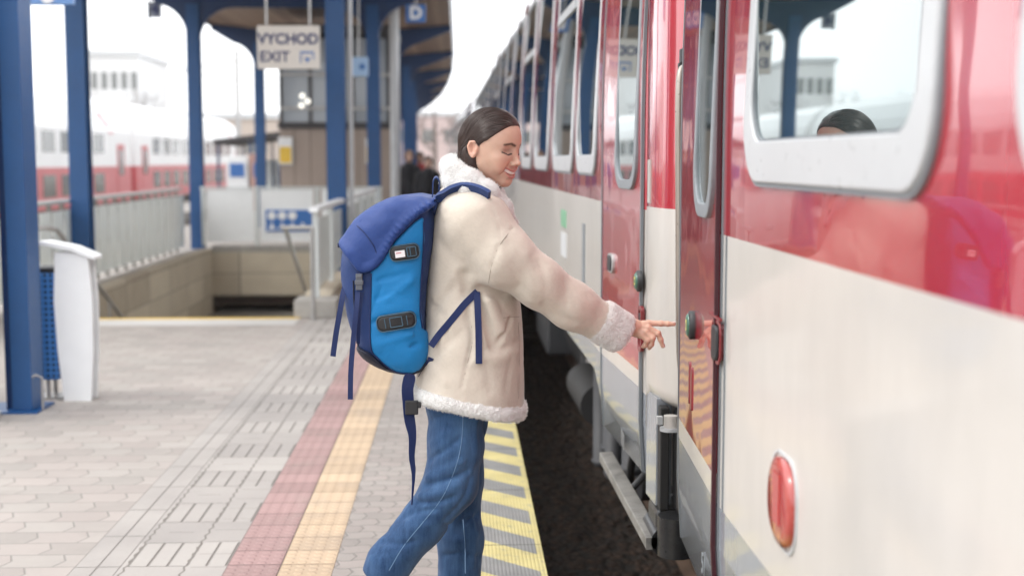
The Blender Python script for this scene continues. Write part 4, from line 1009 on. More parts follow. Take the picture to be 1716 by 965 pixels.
def suede_mat(name, base, sc=1.0):
    M = Mat(name, base, .88, sheen=.25, spec=.2); n = M.noise(7 * sc, 5, .6); n2 = M.noise(120, 4, .6)
    M.set('Base Color', M.mix((n * .6 + n2 * .4).ramp(.3, .7), scl(base, .9), scl(base, 1.06))); M.bump(n2 + M.noise(22, 3) * 1.5, .0012, .7); return M
m_suede = suede_mat('beige_suede', (.52, .46, .39))
def fleece_mat():
    M = Mat('cream_shearling', (.74, .70, .66), .95, sheen=.5, spec=.1); d, _ = M.voro(420); d2, _ = M.voro(190)
    n = M.noise(20, 4); M.set('Base Color', M.mix((n * .5 + d * .8).ramp(.2, .8), (.66, .64, .61), (.76, .75, .73))); M.bump(1 - d - d2 * .8 + M.noise(260, 3) * .5, .0035, .9); return M
m_fleece = fleece_mat()
def denim_mat():
    M = Mat('blue_denim', (.03, .09, .22), .85, sheen=.12, spec=.2)
    a = M.nt.nodes.new('ShaderNodeAttribute'); a.attribute_name = 'fade'; fd = S(M.nt, a.outputs['Fac'])
    n = M.noise(4, 5, .6); n2 = M.noise(90, 3, .7, stretch=(1, 1, .14)); n3 = M.noise(330, 2)
    t = (n * .3 + n2 * .35 + n3 * .15 + fd * .34).ramp(.30, .88)
    M.set('Base Color', M.mix(t, (.009, .032, .090), (.085, .175, .33))); M.bump(n3 + n2 * .6, .0008, .7); return M
m_denim = denim_mat()
m_stitch = Mat('pale_stitching', (.12, .21, .34), .8)
# -- head, in its own frame: x forward, y to her left, z up; then pitched, turned and placed
HP, HY = R(9), R(-32)
HC = w(819.5, 243.5, -.03)
_Ry = np.array(((math.cos(HP), 0, math.sin(HP)), (0, 1, 0), (-math.sin(HP), 0, math.cos(HP))))
_Rz = np.array(((math.cos(HY), -math.sin(HY), 0), (math.sin(HY), math.cos(HY), 0), (0, 0, 1)))
HR = _Rz @ _Ry
def h2w(v): return v @ HR.T + HC
def w2h(v): return (v - HC) @ HR
def sym(P): return np.stack([P[:, 0], np.abs(P[:, 1]), P[:, 2]], 1)
def headf(P):
    Q = sym(P)
    d = ell(P, (.004, 0, .022), (.080, .0705, .076))                    # skull
    d = smin(d, ell(P, (.022, 0, .010), (.066, .061, .078)), .03)        # forehead
    d = smin(d, ell(P, (.018, 0, -.036), (.060, .0565, .058)), .03)      # mid face
    d = smin(d, cone(Q, (.008, .044, -.052), (.062, .010, -.092), .017, .0130), .024)   # jaw line
    d = smin(d, ell(P, (.068, 0, -.0925), (.0165, .018, .0145)), .014)    # chin
    d = smin(d, ell(Q, (.056, .036, -.030), (.0225, .020, .019)), .018)  # cheek bone
    d = smin(d, ell(Q, (.060, .032, -.052), (.020, .017, .018)), .016)   # smiling cheek
    d = smin(d, ell(P, (.070, 0, -.070), (.0205, .026, .020)), .014)     # muzzle
    d = smin(d, cone(Q, (.077, .012, .0165), (.063, .043, .0135), .0070, .0055), .012) # brow ridge
    d = smax(d, -ell(Q, (.0925, .0305, -.001), (.016, .0185, .0125)), .010)              # eye socket
    d = smin(d, ell(Q, (.0625, .031, -.0025), (.0138, .0155, .0120)), .004)              # eyeball under lid
    d -= fold(Q, [(.0745, .0185, -.0085), (.0775, .030, -.0118), (.069, .0445, -.0075)], .0016, .0014)   # lid edge
    d -= fold(Q, [(.073, .018, .005), (.0745, .030, .0085), (.067, .045, .004)], .0018, -.0012)
    d = smin(d, chain(P, [(.078, 0, .012), (.0855, 0, -.010), (.0965, 0, -.028), (.1015, 0, -.0355)], [.0066, .0054, .0062, .0074]), .010)   # nose
    d = smin(d, ell(Q, (.0905, .0098, -.0400), (.0090, .0062, .0064)), .006)              # nostril wing
    d = smax(d, -ell(Q, (.0955, .0060, -.0470), (.0050, .0028, .0032)), .003)
    d -= fold(Q, [(.086, .0185, -.038), (.078, .029, -.056), (.071, .0335, -.070)], .0035, -.0026)      # smile fold
    d = smin(d, chain(Q, [(.0890, .0, -.0595), (.0868, .011, -.0582), (.0695, .0330, -.0520)], [.0040, .0038, .0020]), .005)   # upper lip
    d = smin(d, chain(Q, [(.0860, .0, -.0785), (.0830, .012, -.0755), (.0695, .0320, -.0545)], [.0052, .0048, .0020]), .005)   # lower lip
    d = smax(d, -chain(Q, [(.0905, 0, -.0688), (.0870, .012, -.0668), (.0715, .0320, -.0535)], [.0066, .0060, .0018]), .002)   # open smile
    d -= fold(P, [(.084, -.012, -.0840), (.084, .012, -.0840)], .005, -.0030)
    # ear
    Q0 = Q; Q = Q.copy(); Q[:, 2] = (Q[:, 2] + .012) * 1.22 - .012; Q[:, 0] = (Q[:, 0] + .006) * 1.05 - .006
    e = ell(Q, (-.006, .0735, -.012), (.0170, .0080, .0300), None)
    e = smax(e, -ell(Q, (-.002, .0840, -.009), (.0105, .0100, .0200)), .004)
    e = smin(e, ell(Q, (.004, .0735, -.013), (.0048, .0050, .0065)), .004)
    e = smin(e, chain(Q, [(-.001, .0785, .013), (-.014, .0805, .011), (-.0195, .0805, -.006), (-.012, .0785, -.027), (-.002, .0765, -.037)], [.0038, .0042, .0042, .0040, .0054]), .004)
    e -= fold(Q, [(.001, .080, .004), (-.008, .081, -.002), (-.007, .080, -.018)], .0022, .0022)
    d = smin(d, e * .88, .006); Q = Q0
    d = smin(d, cone(P, (-.020, 0, -.06), (-.036, 0, -.20), .048, .052), .03)              # neck
    return d
def fx(P): return np.stack([np.where(P[:, 0] > .045, 0, 1.0), np.abs(P[:, 1]), P[:, 2]], 1)     # painted on the front of the face only
def a_seg(Q, pts, wd):
    pts = [(0, p[1], p[2]) for p in pts] 
    dm = np.full(len(Q), 1e9)
    for i in range(len(pts) - 1): dm = np.minimum(dm, _lin(Q, pts[i], pts[i + 1])[1])
    return np.clip(1.4 - dm / wd, 0, 1)
def lipsf(P):
    Q = fx(P); u = a_seg(Q, [(.0940, 0, -.0595), (.0920, .011, -.0582), (.0785, .0320, -.0520)], .0036); l = a_seg(Q, [(.0920, 0, -.0790), (.0885, .012, -.0762), (.0780, .0310, -.0548)], .0046)
    return np.maximum(u, l)
def browf(P): Q = fx(P); return a_seg(Q, [(0, .0125, .0115), (0, .027, .0165), (0, .0450, .0120)], .0034)
def lashf(P): Q = fx(P); return np.maximum(a_seg(Q, [(0, .0175, -.0115), (0, .029, -.0150), (0, .0475, -.0090)], .0024), .32 * a_seg(Q, [(0, .0185, -.004), (0, .030, -.0045), (0, .046, -.004)], .0058))
def blushf(P): Q = sym(P); return np.exp(-(np.linalg.norm(Q - np.array((.073, .036, -.045)), axis=1) / .020) ** 2) * .55 + np.exp(-(np.linalg.norm(Q - np.array((.108, 0, -.040)), axis=1) / .010) ** 2) * .3 + np.exp(-(np.linalg.norm(Q - np.array((-.01, .078, -.01)), axis=1) / .025) ** 2) * .5
# -- right hand
YH = -.115
def hw(x, y, dy=0.0): return w(x, y, YH + dy)
wr, pc0 = hw(1050, 543), hw(1072, 552)
FING = [  # root, knuckle .. tip, radii
    ([hw(1066, 546, .006), hw(1087, 541.5, .004), hw(1107.5, 541.8, .002), hw(1119, 542.5, .0), hw(1129.3, 543.2, .0)], [.0105, .0088, .0080, .0072, .0058]),
    ([hw(1066, 550, .0), hw(1086, 549, -.008), hw(1102.5, 558.5, -.012), hw(1107, 569, -.010), hw(1110.5, 580, -.006)], [.0110, .0092, .0083, .0074, .0058]),
    ([hw(1064, 554, .0), hw(1082, 556.5, -.014), hw(1093.5, 566, -.019), hw(1091.5, 577, -.012), hw(1088, 583, -.003)], [.0110, .0090, .0084, .0074, .0060]),
    ([hw(1062, 557, .002), hw(1075.5, 561.5, -.014), hw(1084.5, 570.5, -.019), hw(1080.5, 579, -.010), hw(1077, 580.5, -.002)], [.0100, .0080, .0074, .0066, .0052]),
    ([hw(1058, 548, .014), hw(1068, 553, .026), hw(1081, 556, .028), hw(1092, 560, .020)], [.0120, .0105, .0090, .0066])]
def handf(P):
    palm = smin(cone(P, hw(1040, 539), hw(1060, 547), .0205, .0215), rbox(P, (hw(1071, 551.5) + np.array((0, .002, 0))), (.021, .0125, .019), .0120, None), .022)
    palm = smin(palm, cone(P, hw(1083, 543.5, .003), hw(1074, 561, -.008), .0098, .0090), .014)
    d = palm
    for pts, rs in FING: 
        f = chain(P, pts, rs, .003); d = smin(d, f, .0045)
    for pts, rs in FING[:4]:
        for j in (2, 3): d = smin(d, ell(P, pts[j], (rs[j] * 1.06,) * 3), .003)
    for pts, rs in FING[:4]: d -= fold(P, [pts[0] * .4 + pts[1] * .6 + np.array((0, -.012, .006)), pts[1] + np.array((0, -.010, .004))], .0035, .0010)
    return d
# -- limbs of the body inside the clothes (coarse)
SHR, ELR = w(795, 372, -.165), w(925, 470, -.165)
SHL, ELL_, HAL = w(800, 372, .17), w(812, 505, .25), w(815, 600, .20)
HIPR, KNR, ANR, TOR = w(770, 665, -.09), w(748, 838, -.09), w(640, 985, -.10), w(672, 1098, -.10)
HIPL, KNL, ANL, TOL = w(770, 665, .09), w(776, 880, .09), w(768, 1080, .09), w(830, 1112, .09)
def bodyf(P):
    d = chain(P, [w(788, 385), w(790, 450), w(785, 560), w(775, 640)], [.09, .10, .09, .09], .05)
    d = smin(d, chain(P, [SHR, ELR, hw(1042, 540)], [.045, .036, .023]), .02); d = smin(d, chain(P, [SHL, ELL_, HAL], [.045, .036, .024]), .02)
    d = smin(d, ell(P, HAL + np.array((.05, 0, -.03)), (.05, .03, .025)), .02)
    d = smin(d, chain(P, [w(770, 640, -.06), HIPR, KNR, ANR + np.array((0, 0, .01))], [.06, .06, .045, .030], .03), .03); d = smin(d, chain(P, [w(770, 640, .06), HIPL, KNL, ANL], [.06, .06, .045, .030], .03), .03)
    d = smin(d, cone(P, w(788, 370), w(792, 318, -.03), .05, .045), .03)
    return d
def build_person_main():
    t = thing('person', 'young woman with sleek dark hair, beige shearling jacket and jeans, pointing at a door button', 'person', (w(770, 660)[0], YW, 0))
    lo, hi = np.array((-.13, -.10, -.21)), np.array((.125, .10, .125))
    vh, qh = surf(headf, lo, hi, .0021)
    attrs = {k: f(vh) for k, f in (('lips', lipsf), ('brow', browf), ('lash', lashf), ('blush', blushf))}
    a = hw(1030, 520); b = hw(1140, 600)
    hlo, hhi = np.minimum(a, b) - .03, np.maximum(a, b) + .03; hlo[1], hhi[1] = YW + YH - .055, YW + YH + .06
    vd, qd = surf(handf, hlo, hhi, .0019)
    allp = np.array([SHR, ELR, HAL, w(795, 300), ANR, ANL, HIPR])
    vb, qb = surf(bodyf, allp.min(0) - .25, allp.max(0) + .35, .014)
    vs, qs, off = [h2w(vh), vd, vb], [qh, qd + len(vh), qb + len(vh) + len(vd)], 0
    v, q = np.concatenate(vs), np.concatenate(qs)
    me = bpy.data.meshes.new('body'); me.vertices.add(len(v)); me.loops.add(q.size); me.loops.foreach_set('vertex_index', q.ravel().astype(np.int32)); me.polygons.add(len(q))
    me.polygons.foreach_set('loop_start', np.arange(0, q.size, 4, dtype=np.int32))
    nb = np.zeros_like(v); c = np.zeros(len(v))
    for i, j in ((0, 1), (1, 2), (2, 3), (3, 0)):
        np.add.at(nb, q[:, i], v[q[:, j]]); np.add.at(nb, q[:, j], v[q[:, i]]); np.add.at(c, q[:, i], 1); np.add.at(c, q[:, j], 1)
    v = v * .5 + .5 * nb / np.maximum(c, 1)[:, None]
    me.vertices.foreach_set('co', v.ravel()); me.update(calc_edges=True); me.polygons.foreach_set('use_smooth', np.ones(len(q), bool)); me.materials.append(m_skin.m)
    for k, x in attrs.items():
        at = me.attributes.new(k, 'FLOAT', 'POINT'); full = np.zeros(len(v), np.float32); full[:len(x)] = x; at.data.foreach_set('value', full)
    me.validate(); o = bpy.data.objects.new('body', me); col.objects.link(o); adopt(o, t)
    # teeth and nails
    m = MB(); arc = [h2w(np.array([(.0872 - 12 * y * y, y, -.0640 + 9 * y * y)]))[0] for y in np.linspace(-.028, .028, 17)]
    up = h2w(np.array([(0, 0, 1.0)]))[0] - HC
    m.ribbon(arc, .0090, .002, up); m.build('teeth', Mat('teeth', (.72, .68, .62), .25), t)
    nail = Mat('nail', (.72, .48, .42), .2, coat=.6)
    for k, dv in ((0, (0, -.2, 1)), (1, (.9, -.5, .1)),):
        p, r = FING[k][0][-1], FING[k][1][-1]; p0 = FING[k][0][-2]; tdir = (p - p0) / np.linalg.norm(p - p0); dv = np.array(dv, float); dv -= tdir * dv.dot(tdir); dv /= np.linalg.norm(dv)
        MB().ribbon([p - tdir * .006 + dv * r * .93, p + tdir * .001 + dv * r * .98, p + tdir * .0045 + dv * r * .80], [.009, .0095, .007], .001, np.cross(tdir, dv)).build('nail', nail, t)
    # dark top showing inside the collar
    soft('top', lambda P: smax(cone(P, (-.020, 0, -.06), (-.040, 0, -.24), .060, .066), P[:, 2] + .088 + P[:, 0] * .55, .008), (-.12, -.10, -.26), (.09, .10, -.03), .005, suede_mat('black_knit', (.02, .016, .016)), t, world=h2w)
    # hair
    def hairf(P):
        Q = sym(P)
        d = ell(P, (.001, 0, .022), (.0845, .0775, .0840))
        d = smin(d, ell(P, (.022, 0, .024), (.068, .0665, .0725)), .02)
        d = smin(d, chain(P, [(-.024, 0, .0), (-.026, 0, -.06), (-.026, 0, -.13), (-.026, 0, -.20)], [.062, .054, .050, .050], .03), .03)
        side = chain(Q, [(-.024, .060, -.020), (-.020, .056, -.060), (-.004, .048, -.092), (.014, .040, -.122), (.03, .03, -.17)], [.024, .024, .021, .017, .018], .01)
        d = smin(d, side, .02)
        # face opening
        hl = Q[:, 0] - np.interp(Q[:, 2], [-.05, -.012, .006, .018, .030, .046, .060, .075, .10], [.005, .006, .024, .042, .054, .066, .074, .080, .095]) + np.interp(Q[:, 1], [0, .02, .05, .09], [-.003, .0, .004, .012]) * (Q[:, 2] > .0)
        d = smax(d, np.where(Q[:, 2] > -.03, hl, -1), .006)
        d = smax(d, -smin(ell(Q, (-.006, .088, -.013), (.0175, .018, .0262)), ell(Q, (.02, .08, -.03), (.02, .03, .03)), .01), .004)
        d -= fold(P, [(.09, 0, .06), (.05, 0, .105), (-.02, 0, .115)], .0028, -.0035)      # centre parting
        return d
    def strand(P):   # angle around the crown, constant along each combed lock
        return np.arctan2(np.abs(P[:, 1]) + .02, P[:, 2] + .02 + P[:, 0] * .25) + np.where(P[:, 2] < 0, np.abs(P[:, 1]) * 6, 0) * 0 + P[:, 0] * .2
    soft('hair', hairf, (-.15, -.11, -.21), (.12, .11, .14), .0024, m_hair, t, relax=2, world=h2w,
         colour={'strand': lambda v: np.hypot(v[:, 0] - .03, v[:, 2] + .02) * 7 + np.abs(v[:, 1]) * 2, 'along': lambda v: np.arctan2(v[:, 2] + .02, v[:, 0] - .03) * 1.5})
    # combed strands lying on the hair, traced from the parting towards the nape
    rs = np.random.RandomState(5); hs, _q = surf(hairf, (-.15, -.11, -.21), (.12, .11, .14), .006); hs = hs[(hs[:, 2] > -.07) & (hs[:, 1] < .03)]
    Pn = hs[rs.choice(len(hs), 1500)].copy(); sg = np.where(Pn[:, 1] < .004, -1.0, 1.0); paths = []
    def grad(P):
        e = .0015; return np.stack([hairf(P + np.array(v)) - hairf(P - np.array(v)) for v in ((e, 0, 0), (0, e, 0), (0, 0, e))], 1) / (2 * e)
    jit = rs.uniform(.0002, .0013, len(Pn)); L_ = rs.randint(7, 15, len(Pn))
    for k in range(15):
        g_ = grad(Pn); g_ /= np.linalg.norm(g_, axis=1)[:, None] + 1e-9; Pn = Pn - g_ * (hairf(Pn) - jit)[:, None]; paths.append(Pn.copy())
        at_ = np.stack([np.where(Pn[:, 2] > -.03, -.060, -.046), sg * .050, np.where(Pn[:, 2] > -.03, -.055, -.30)], 1) - Pn; at_[:, 2] += np.clip((Pn[:, 0] - .0) * 1.1, 0, .1); at_ /= np.linalg.norm(at_, axis=1)[:, None]
        at_ -= g_ * (at_ * g_).sum(1)[:, None]; at_ /= np.linalg.norm(at_, axis=1)[:, None] + 1e-9; Pn = Pn + at_ * .0065
    paths = h2w(np.array(paths).reshape(-1, 3)).reshape(15, -1, 3); sm_ = MB()
    for i in range(paths.shape[1]):
        n_ = L_[i]; sm_.tube([paths[k, i] for k in range(n_)], [.0002 + .00065 * math.sin(math.pi * (k + .5) / n_) for k in range(n_)], 4, caps=False)
    tag(sm_.build('hair_strands', m_strand, bpy.data.objects['hair']), kind='stuff')
    # ---- jacket ----
    # rows: photo y, back x, front x, half width across, lateral centre
    rows = [(300, 748, 806, .07, 0), (314, 740, 824, .115, 0), (328, 733, 838, .16, 0), (345, 727, 852, .185, 0), (375, 722, 862, .19, .0), (420, 717, 866, .18, .0), (480, 713, 868, .165, .0), (540, 711, 874, .172, .0), (600, 704, 877, .19, .0), (650, 694, 878, .205, .0), (700, 690, 877, .21, .0)]
    zz = np.array([Z_(r[0]) for r in rows])[::-1]; xb = np.array([X_(r[1], r[0]) for r in rows])[::-1]; xf = np.array([X_(r[2], r[0]) for r in rows])[::-1]; hb = np.array([r[3] for r in rows])[::-1]
    hemz = lambda x: np.interp(x, [X_(690, 650), X_(760, 660), X_(875, 690)], [Z_(655), Z_(664), Z_(690)])
    A = lambda x, y, dy: w(x, y, dy)
    slv = [A(799, 377, -.125), A(848, 434, -.165), A(900, 471, -.165), A(960, 512, -.145), A(1020, 548, -.120)]
    slr = [.096, .080, .066, .062, .056]
    def torso(P):
        b_, f_, h_ = np.interp(P[:, 2], zz, xb), np.interp(P[:, 2], zz, xf), np.interp(P[:, 2], zz, hb)
        cx, ax = (b_ + f_) / 2, (f_ - b_) / 2
        u, v = np.abs(P[:, 0] - cx) / ax, np.abs(P[:, 1] - YW) / h_; k = (u ** 2.5 + v ** 2.5) ** (1 / 2.5)
        return (k - 1) * np.minimum(ax, h_) * .95
    def jbase(P):
        d = torso(P); d = smax(d, P[:, 2] - Z_(303), .03)
        s = chain(P, slv, slr, .03); d = smin(d, s, .022)
        sl = chain(P, [A(805, 385, .13), A(815, 500, .20), A(822, 592, .17)], [.092, .075, .065], .03); d = smin(d, sl, .04)
        return d
    NZ = lambda P: vnoise(P, 8) * .0035 + vnoise(P + 5, 26) * .0012 + vnoise(P + 9, 70) * .0005
    FY_ = -.21
    def hit(fn, x, y, lo_=-.36, hi_=.12):
        ds = np.linspace(lo_, hi_, 240); PP = np.array([atY(x, y, YW + q_) for q_ in ds]); dd = fn(PP)
        k = int(np.argmax(dd < 0)) if (dd < 0).any() else int(np.argmin(dd)); return PP[k]
    def F(pts, wd, a): return ([hit(jbase, x, y) for x, y, *q_ in pts], wd * 1.15, a * (1.3 if abs(a) > .0065 else .75))
    folds = [
        F([(778, 462, -.17), (783, 492, -.17), (815, 487, -.20), (845, 492, -.22)], .012, -.013),         # deep underarm crease
        F([(790, 470, -.2), (830, 474, -.24)], .018, .006),
        F([(845, 490, -.22), (905, 515, -.24), (960, 540, -.2)], .012, -.004),
        F([(803, 498), (815, 535), (826, 580)], .009, -.013), F([(795, 520), (806, 555), (815, 585)], .012, .005), F([(820, 505, -.19), (842, 555, -.2)], .012, .007),
        F([(834, 500, -.19), (842, 520, -.18), (872, 530, -.08)], .006, -.004),
        F([(855, 535), (842, 560), (829, 582)], .006, -.0085),
        F([(812, 584, -.21), (840, 586, -.21), (868, 570, -.16)], .010, -.005), F([(800, 600, -.21), (835, 602, -.21), (866, 590, -.16)], .014, .006),
        F([(859, 382), (835, 415), (824, 445), (817, 482)], .004, -.0045),                           # sleeve head seam
        F([(735, 400, -.19), (760, 440, -.2)], .014, -.004), F([(728, 520, -.19), (760, 480, -.2)], .013, -.006), F([(735, 560, -.19), (775, 520, -.2)], .014, .006),
        F([(730, 600, -.2), (770, 560, -.2)], .013, -.005), F([(785, 523), (792, 567), (783, 610), (774, 650)], .0045, -.0045),
        F([(850, 410), (866, 455), (868, 498)], .016, -.0035), F([(882, 425), (893, 465), (888, 505)], .010, .0028), F([(903, 440), (914, 475), (910, 512)], .008, -.0032),
        F([(921, 452), (932, 490), (928, 520)], .009, .0024), F([(945, 470), (950, 510)], .007, -.0030), F([(962, 480), (972, 515), (962, 548)], .008, .0026), F([(984, 495), (980, 540)], .006, -.0026),
        F([(870, 480), (915, 508), (965, 540)], .010, -.003), F([(800, 345), (830, 372), (842, 400)], .018, .003), F([(745, 360), (752, 420), (742, 470)], .014, -.0028), F([(720, 600), (745, 640)], .01, .004),
        F([(790, 330), (806, 336), (824, 350), (836, 378), (840, 402)], .0035, -.0022),
        F([(722, 505), (745, 530), (752, 570)], .010, -.004), F([(782, 520), (792, 560), (790, 600)], .008, -.004), F([(856, 600), (850, 650)], .010, -.003), F([(815, 610), (822, 655)], .009, -.003),
        F([(868, 520, -.12), (869, 680, -.14)], .0035, -.003),
    ]
    def jacketf(P):
        d = jbase(P); 
        for pts, wd, a in folds: d = d - fold(P, pts, wd, a)
        d = d + NZ(P)
        d = smax(d, hemz(P[:, 0]) + .016 - P[:, 2], .006)
        e = (P - slv[-1]) @ ((slv[-1] - slv[-2]) / np.linalg.norm(slv[-1] - slv[-2]))
        d = np.where(np.linalg.norm(P - slv[-1], axis=1) < .16, smax(d, e + .018, .004), d)
        return d
    lo = np.array((X_(665, 600), YW - .30, Z_(712))); hi = np.array((X_(1060, 500), YW + .31, Z_(300)))
    jk = soft('jacket', jacketf, lo, hi, .0048, m_suede, t, relax=1)
    fl = lambda P: (vnoise(P, 130) * .0013 + vnoise(P + 7, 50) * .0013 + vnoise(P + 2, 240) * .0009)
    def hemf(P):
        d = jbase(P) - .003 + vnoise(P, 9) * .004
        band = np.abs(P[:, 2] - (hemz(P[:, 0]) + .012)) - .019
        d = smax(d, band, .020) ; return d - .004 + fl(P)
    soft('hem', hemf, (X_(670, 640), YW - .26, Z_(715)), (X_(895, 640), YW + .26, Z_(628)), .0042, m_fleece, jk, relax=0)
    # folded cuff, wide and leaning with the forearm
    ca, cb = A(1003, 535, -.128), A(1045, 561, -.112)
    def cufff(P):
        ax = (cb - ca) / np.linalg.norm(cb - ca); s = (P - ca) @ ax; L = np.linalg.norm(cb - ca)
        r = np.linalg.norm(P - ca - s[:, None] * ax, axis=1); rr = np.interp(s, [0, L], [.059, .056])
        d = smax(r - rr, np.abs(s - L / 2) - L / 2 - .004, .022); d = smax(d, -(smax(r - .040, (L - .028) - s, .01)), .008); return d - .002 + fl(P)
    soft('cuff', cufff, np.minimum(ca, cb) - .10, np.maximum(ca, cb) + .10, .0038, m_fleece, jk, relax=0)
    # shearling collar: standing and folded roll around the neck
    cn = lambda a, b_, c_: A(a, b_, c_)
    c_path = [cn(757, 280, .0), cn(764, 288, -.070), cn(788, 303, -.105), cn(816, 323, -.125), cn(840, 349, -.105), cn(858, 375, -.045)]
    c_pathL = [cn(757, 280, .0), cn(768, 285, .075), cn(798, 303, .11), cn(826, 326, .09), cn(842, 351, .05), cn(857, 374, .010)]
    c2 = [cn(754, 302, .0), cn(760, 306, -.085), cn(786, 318, -.125), cn(812, 338, -.125), cn(836, 360, -.095)]
    def collarf(P):
        d = chain(P, c_path, [.031, .030, .029, .029, .026, .016], .02); d = smin(d, chain(P, c_pathL, [.031, .031, .031, .029, .024, .014], .02), .02)
        d = smin(d, chain(P, c2, [.024, .024, .023, .021, .018], .02), .010)
        d = smin(d, chain(P, [A(752, 306, 0), A(770, 306, .09), A(800, 316, .12)], [.024, .024, .022], .02), .012)
        nk = cone(w2h(P), (-.030, 0, -.04), (-.055, 0, -.20), .056, .056); d = smax(d, -nk, .008)
        return d + fl(P) - .001 + vnoise(P, 28) * .002
    soft('collar', collarf, A(720, 380, 0) - (0, .20, .0), A(885, 240, 0) + (0, .20, 0), .0040, m_fleece, jk, relax=0)
    m_pile = Mat('pile', (.78, .765, .74), .95, sheen=.4, spec=.1)
    for part in [c_ for c_ in jk.children if c_.name.split('.')[0] in ('collar', 'hem', 'cuff')]:
        me = part.data; n_ = len(me.vertices); co = np.empty(n_ * 3); me.vertices.foreach_get('co', co); co = co.reshape(-1, 3); no = np.empty(n_ * 3); me.vertices.foreach_get('normal', no); no = no.reshape(-1, 3)
        k_ = min(7000, n_); ix = np.random.choice(n_, k_, replace=n_ < k_); P0, N0 = co[ix], no[ix]; T = np.random.normal(size=(k_, 3)); T -= N0 * (T * N0).sum(1)[:, None]; T /= np.linalg.norm(T, axis=1)[:, None]; Bn = np.cross(N0, T)
        ln = np.random.uniform(.003, .006, k_)[:, None]; rw = .00055; VV = []
        for (a_, b_, w_) in ((0, -.4, 1.0), (.35, .5, .9), (1.0, .7, .5)):
            c3 = P0 + N0 * (a_ * .55 + b_ * .30 + .1) * ln * .9 + T * a_ * ln * .9
            VV += [c3 + Bn * rw * w_, c3 - Bn * rw * w_, c3 + N0 * rw * w_ * 1.2]
        VV = np.stack(VV, 1).reshape(-1, 3); base_ = np.arange(k_)[:, None] * 9; FF = np.concatenate([base_ + np.array(q_) for q_ in ((0, 1, 4, 3), (1, 2, 5, 4), (2, 0, 3, 5), (3, 4, 7, 6), (4, 5, 8, 7), (5, 3, 6, 8))])
        pm = bpy.data.meshes.new('pile'); pm.from_pydata(VV.tolist(), [], FF.tolist()); pm.materials.append(m_pile.m); po = bpy.data.objects.new('pile', pm); col.objects.link(po); adopt(po, part); tag(po, kind='stuff')
    # zip at the collar end and down the front
    z = MB().ribbon([A(857, 352, -.04), A(861, 368, -.03), A(866, 382, -.02)], .010, .004, (0, 1, 0)); z.build('zip', m_ugrey, jk)
    m_seamj = suede_mat('jacket_seam', (.30, .25, .205))
    def jline(pts, r=.0010): P_ = [hit(jacketf, x, y) for x, y in [tuple(q_) for q_ in openc([np.array(p_, float) for p_ in pts], 7)]]; MB().tube([p_ + np.array((0, -.0008, .0003)) for p_ in P_], r, 5).build('seam', m_seamj, jk)
    jline([(859, 382), (835, 415), (824, 445), (818, 478)]); jline([(785, 523), (792, 567), (783, 610), (775, 645)]); jline([(843, 533), (858, 531), (870, 531)]); jline([(869, 540), (870, 600), (869, 668)])
    # ---- jeans ----
    jfold = []
    JF = [([(x, y, 0) for x, y in q_], wd, a_) for q_, wd, a_ in (
        ([(716, 800), (740, 790), (775, 772)], .009, .006), ([(712, 815), (742, 806), (782, 790)], .007, -.008), ([(704, 830), (735, 826), (770, 812)], .009, .007), ([(700, 842), (730, 842), (762, 832)], .006, -.006),
        ([(722, 770), (745, 755), (770, 735)], .008, -.005), ([(722, 745), (750, 725)], .009, .004), ([(722, 705), (755, 690), (790, 684)], .009, -.004), ([(800, 690), (797, 740), (790, 790)], .010, .004),
        ([(788, 800), (775, 840), (745, 872)], .008, -.004), ([(675, 868), (700, 858), (730, 852)], .007, -.005), ([(655, 885), (690, 885), (720, 880)], .008, .004), ([(640, 908), (672, 912), (700, 905)], .007, -.0045), ([(622, 935), (650, 935)], .007, .004),
        ([(745, 880), (775, 875), (800, 862)], .008, -.005), ([(742, 900), (770, 905), (800, 895)], .009, .005), ([(745, 930), (772, 925), (803, 932)], .008, -.004), ([(790, 860), (796, 900), (792, 950)], .008, .003))]
    def jeansf(P):
        d = chain(P, [w(768, 630, -.05), w(765, 668, -.075), w(763, 745, -.09), w(754, 812, -.095), w(706, 880, -.10), w(652, 944, -.10), w(630, 985, -.10)], [.084, .080, .073, .074, .062, .060, .062], .03)
        # flatten: wide legs seen from the side
        l = chain(P, [w(770, 640, .06), w(770, 700, .085), w(772, 800, .09), w(771, 900, .09), w(769, 1000, .09), w(768, 1092, .09)], [.084, .078, .066, .064, .066, .072], .03)
        d = np.minimum(d, smin(d, l, .03))
        d = smin(d, ell(P, w(766, 640), (.080, .16, .11)), .04)
        for pts, wd, a in jfold: d = d - fold(P, pts, wd, a)
        d = d + vnoise(P, 12) * .0035 + vnoise(P + 3, 30) * .0022 + vnoise(P + 1, 70) * .0008
        ax = ANR - KNR; ax = ax / np.linalg.norm(ax); cut = (P - w(625, 966, -.10)) @ ax
        d = np.where(P[:, 1] < YW + .0, smax(d, cut, .004), d); d = smax(d, .035 - P[:, 2], .004)
        return d
    base_f = [([hit(jeansf, x, y) for x, y, dy in pts], wd, a * 1.5) for pts, wd, a in JF]; jfold.extend(base_f)
    fade = lambda v: np.clip(.55 - np.abs(v[:, 0] - np.interp(v[:, 2], [Z_(960), Z_(840), Z_(670)], [X_(660, 940), X_(765, 840), X_(790, 700)])) / .09, 0, 1) + np.clip(vnoise(v, 16), 0, 1) * .3 + np.clip(vnoise(v + 4, 40), 0, 1) * .25
    pj = np.array([w(600, 1000, -.1), w(830, 620, 0), ANL])
    jn = soft('jeans', jeansf, pj.min(0) - (.10, .16, .12), pj.max(0) + (.06, .30, .06), .0055, m_denim, t, relax=1, colour={'fade': fade})
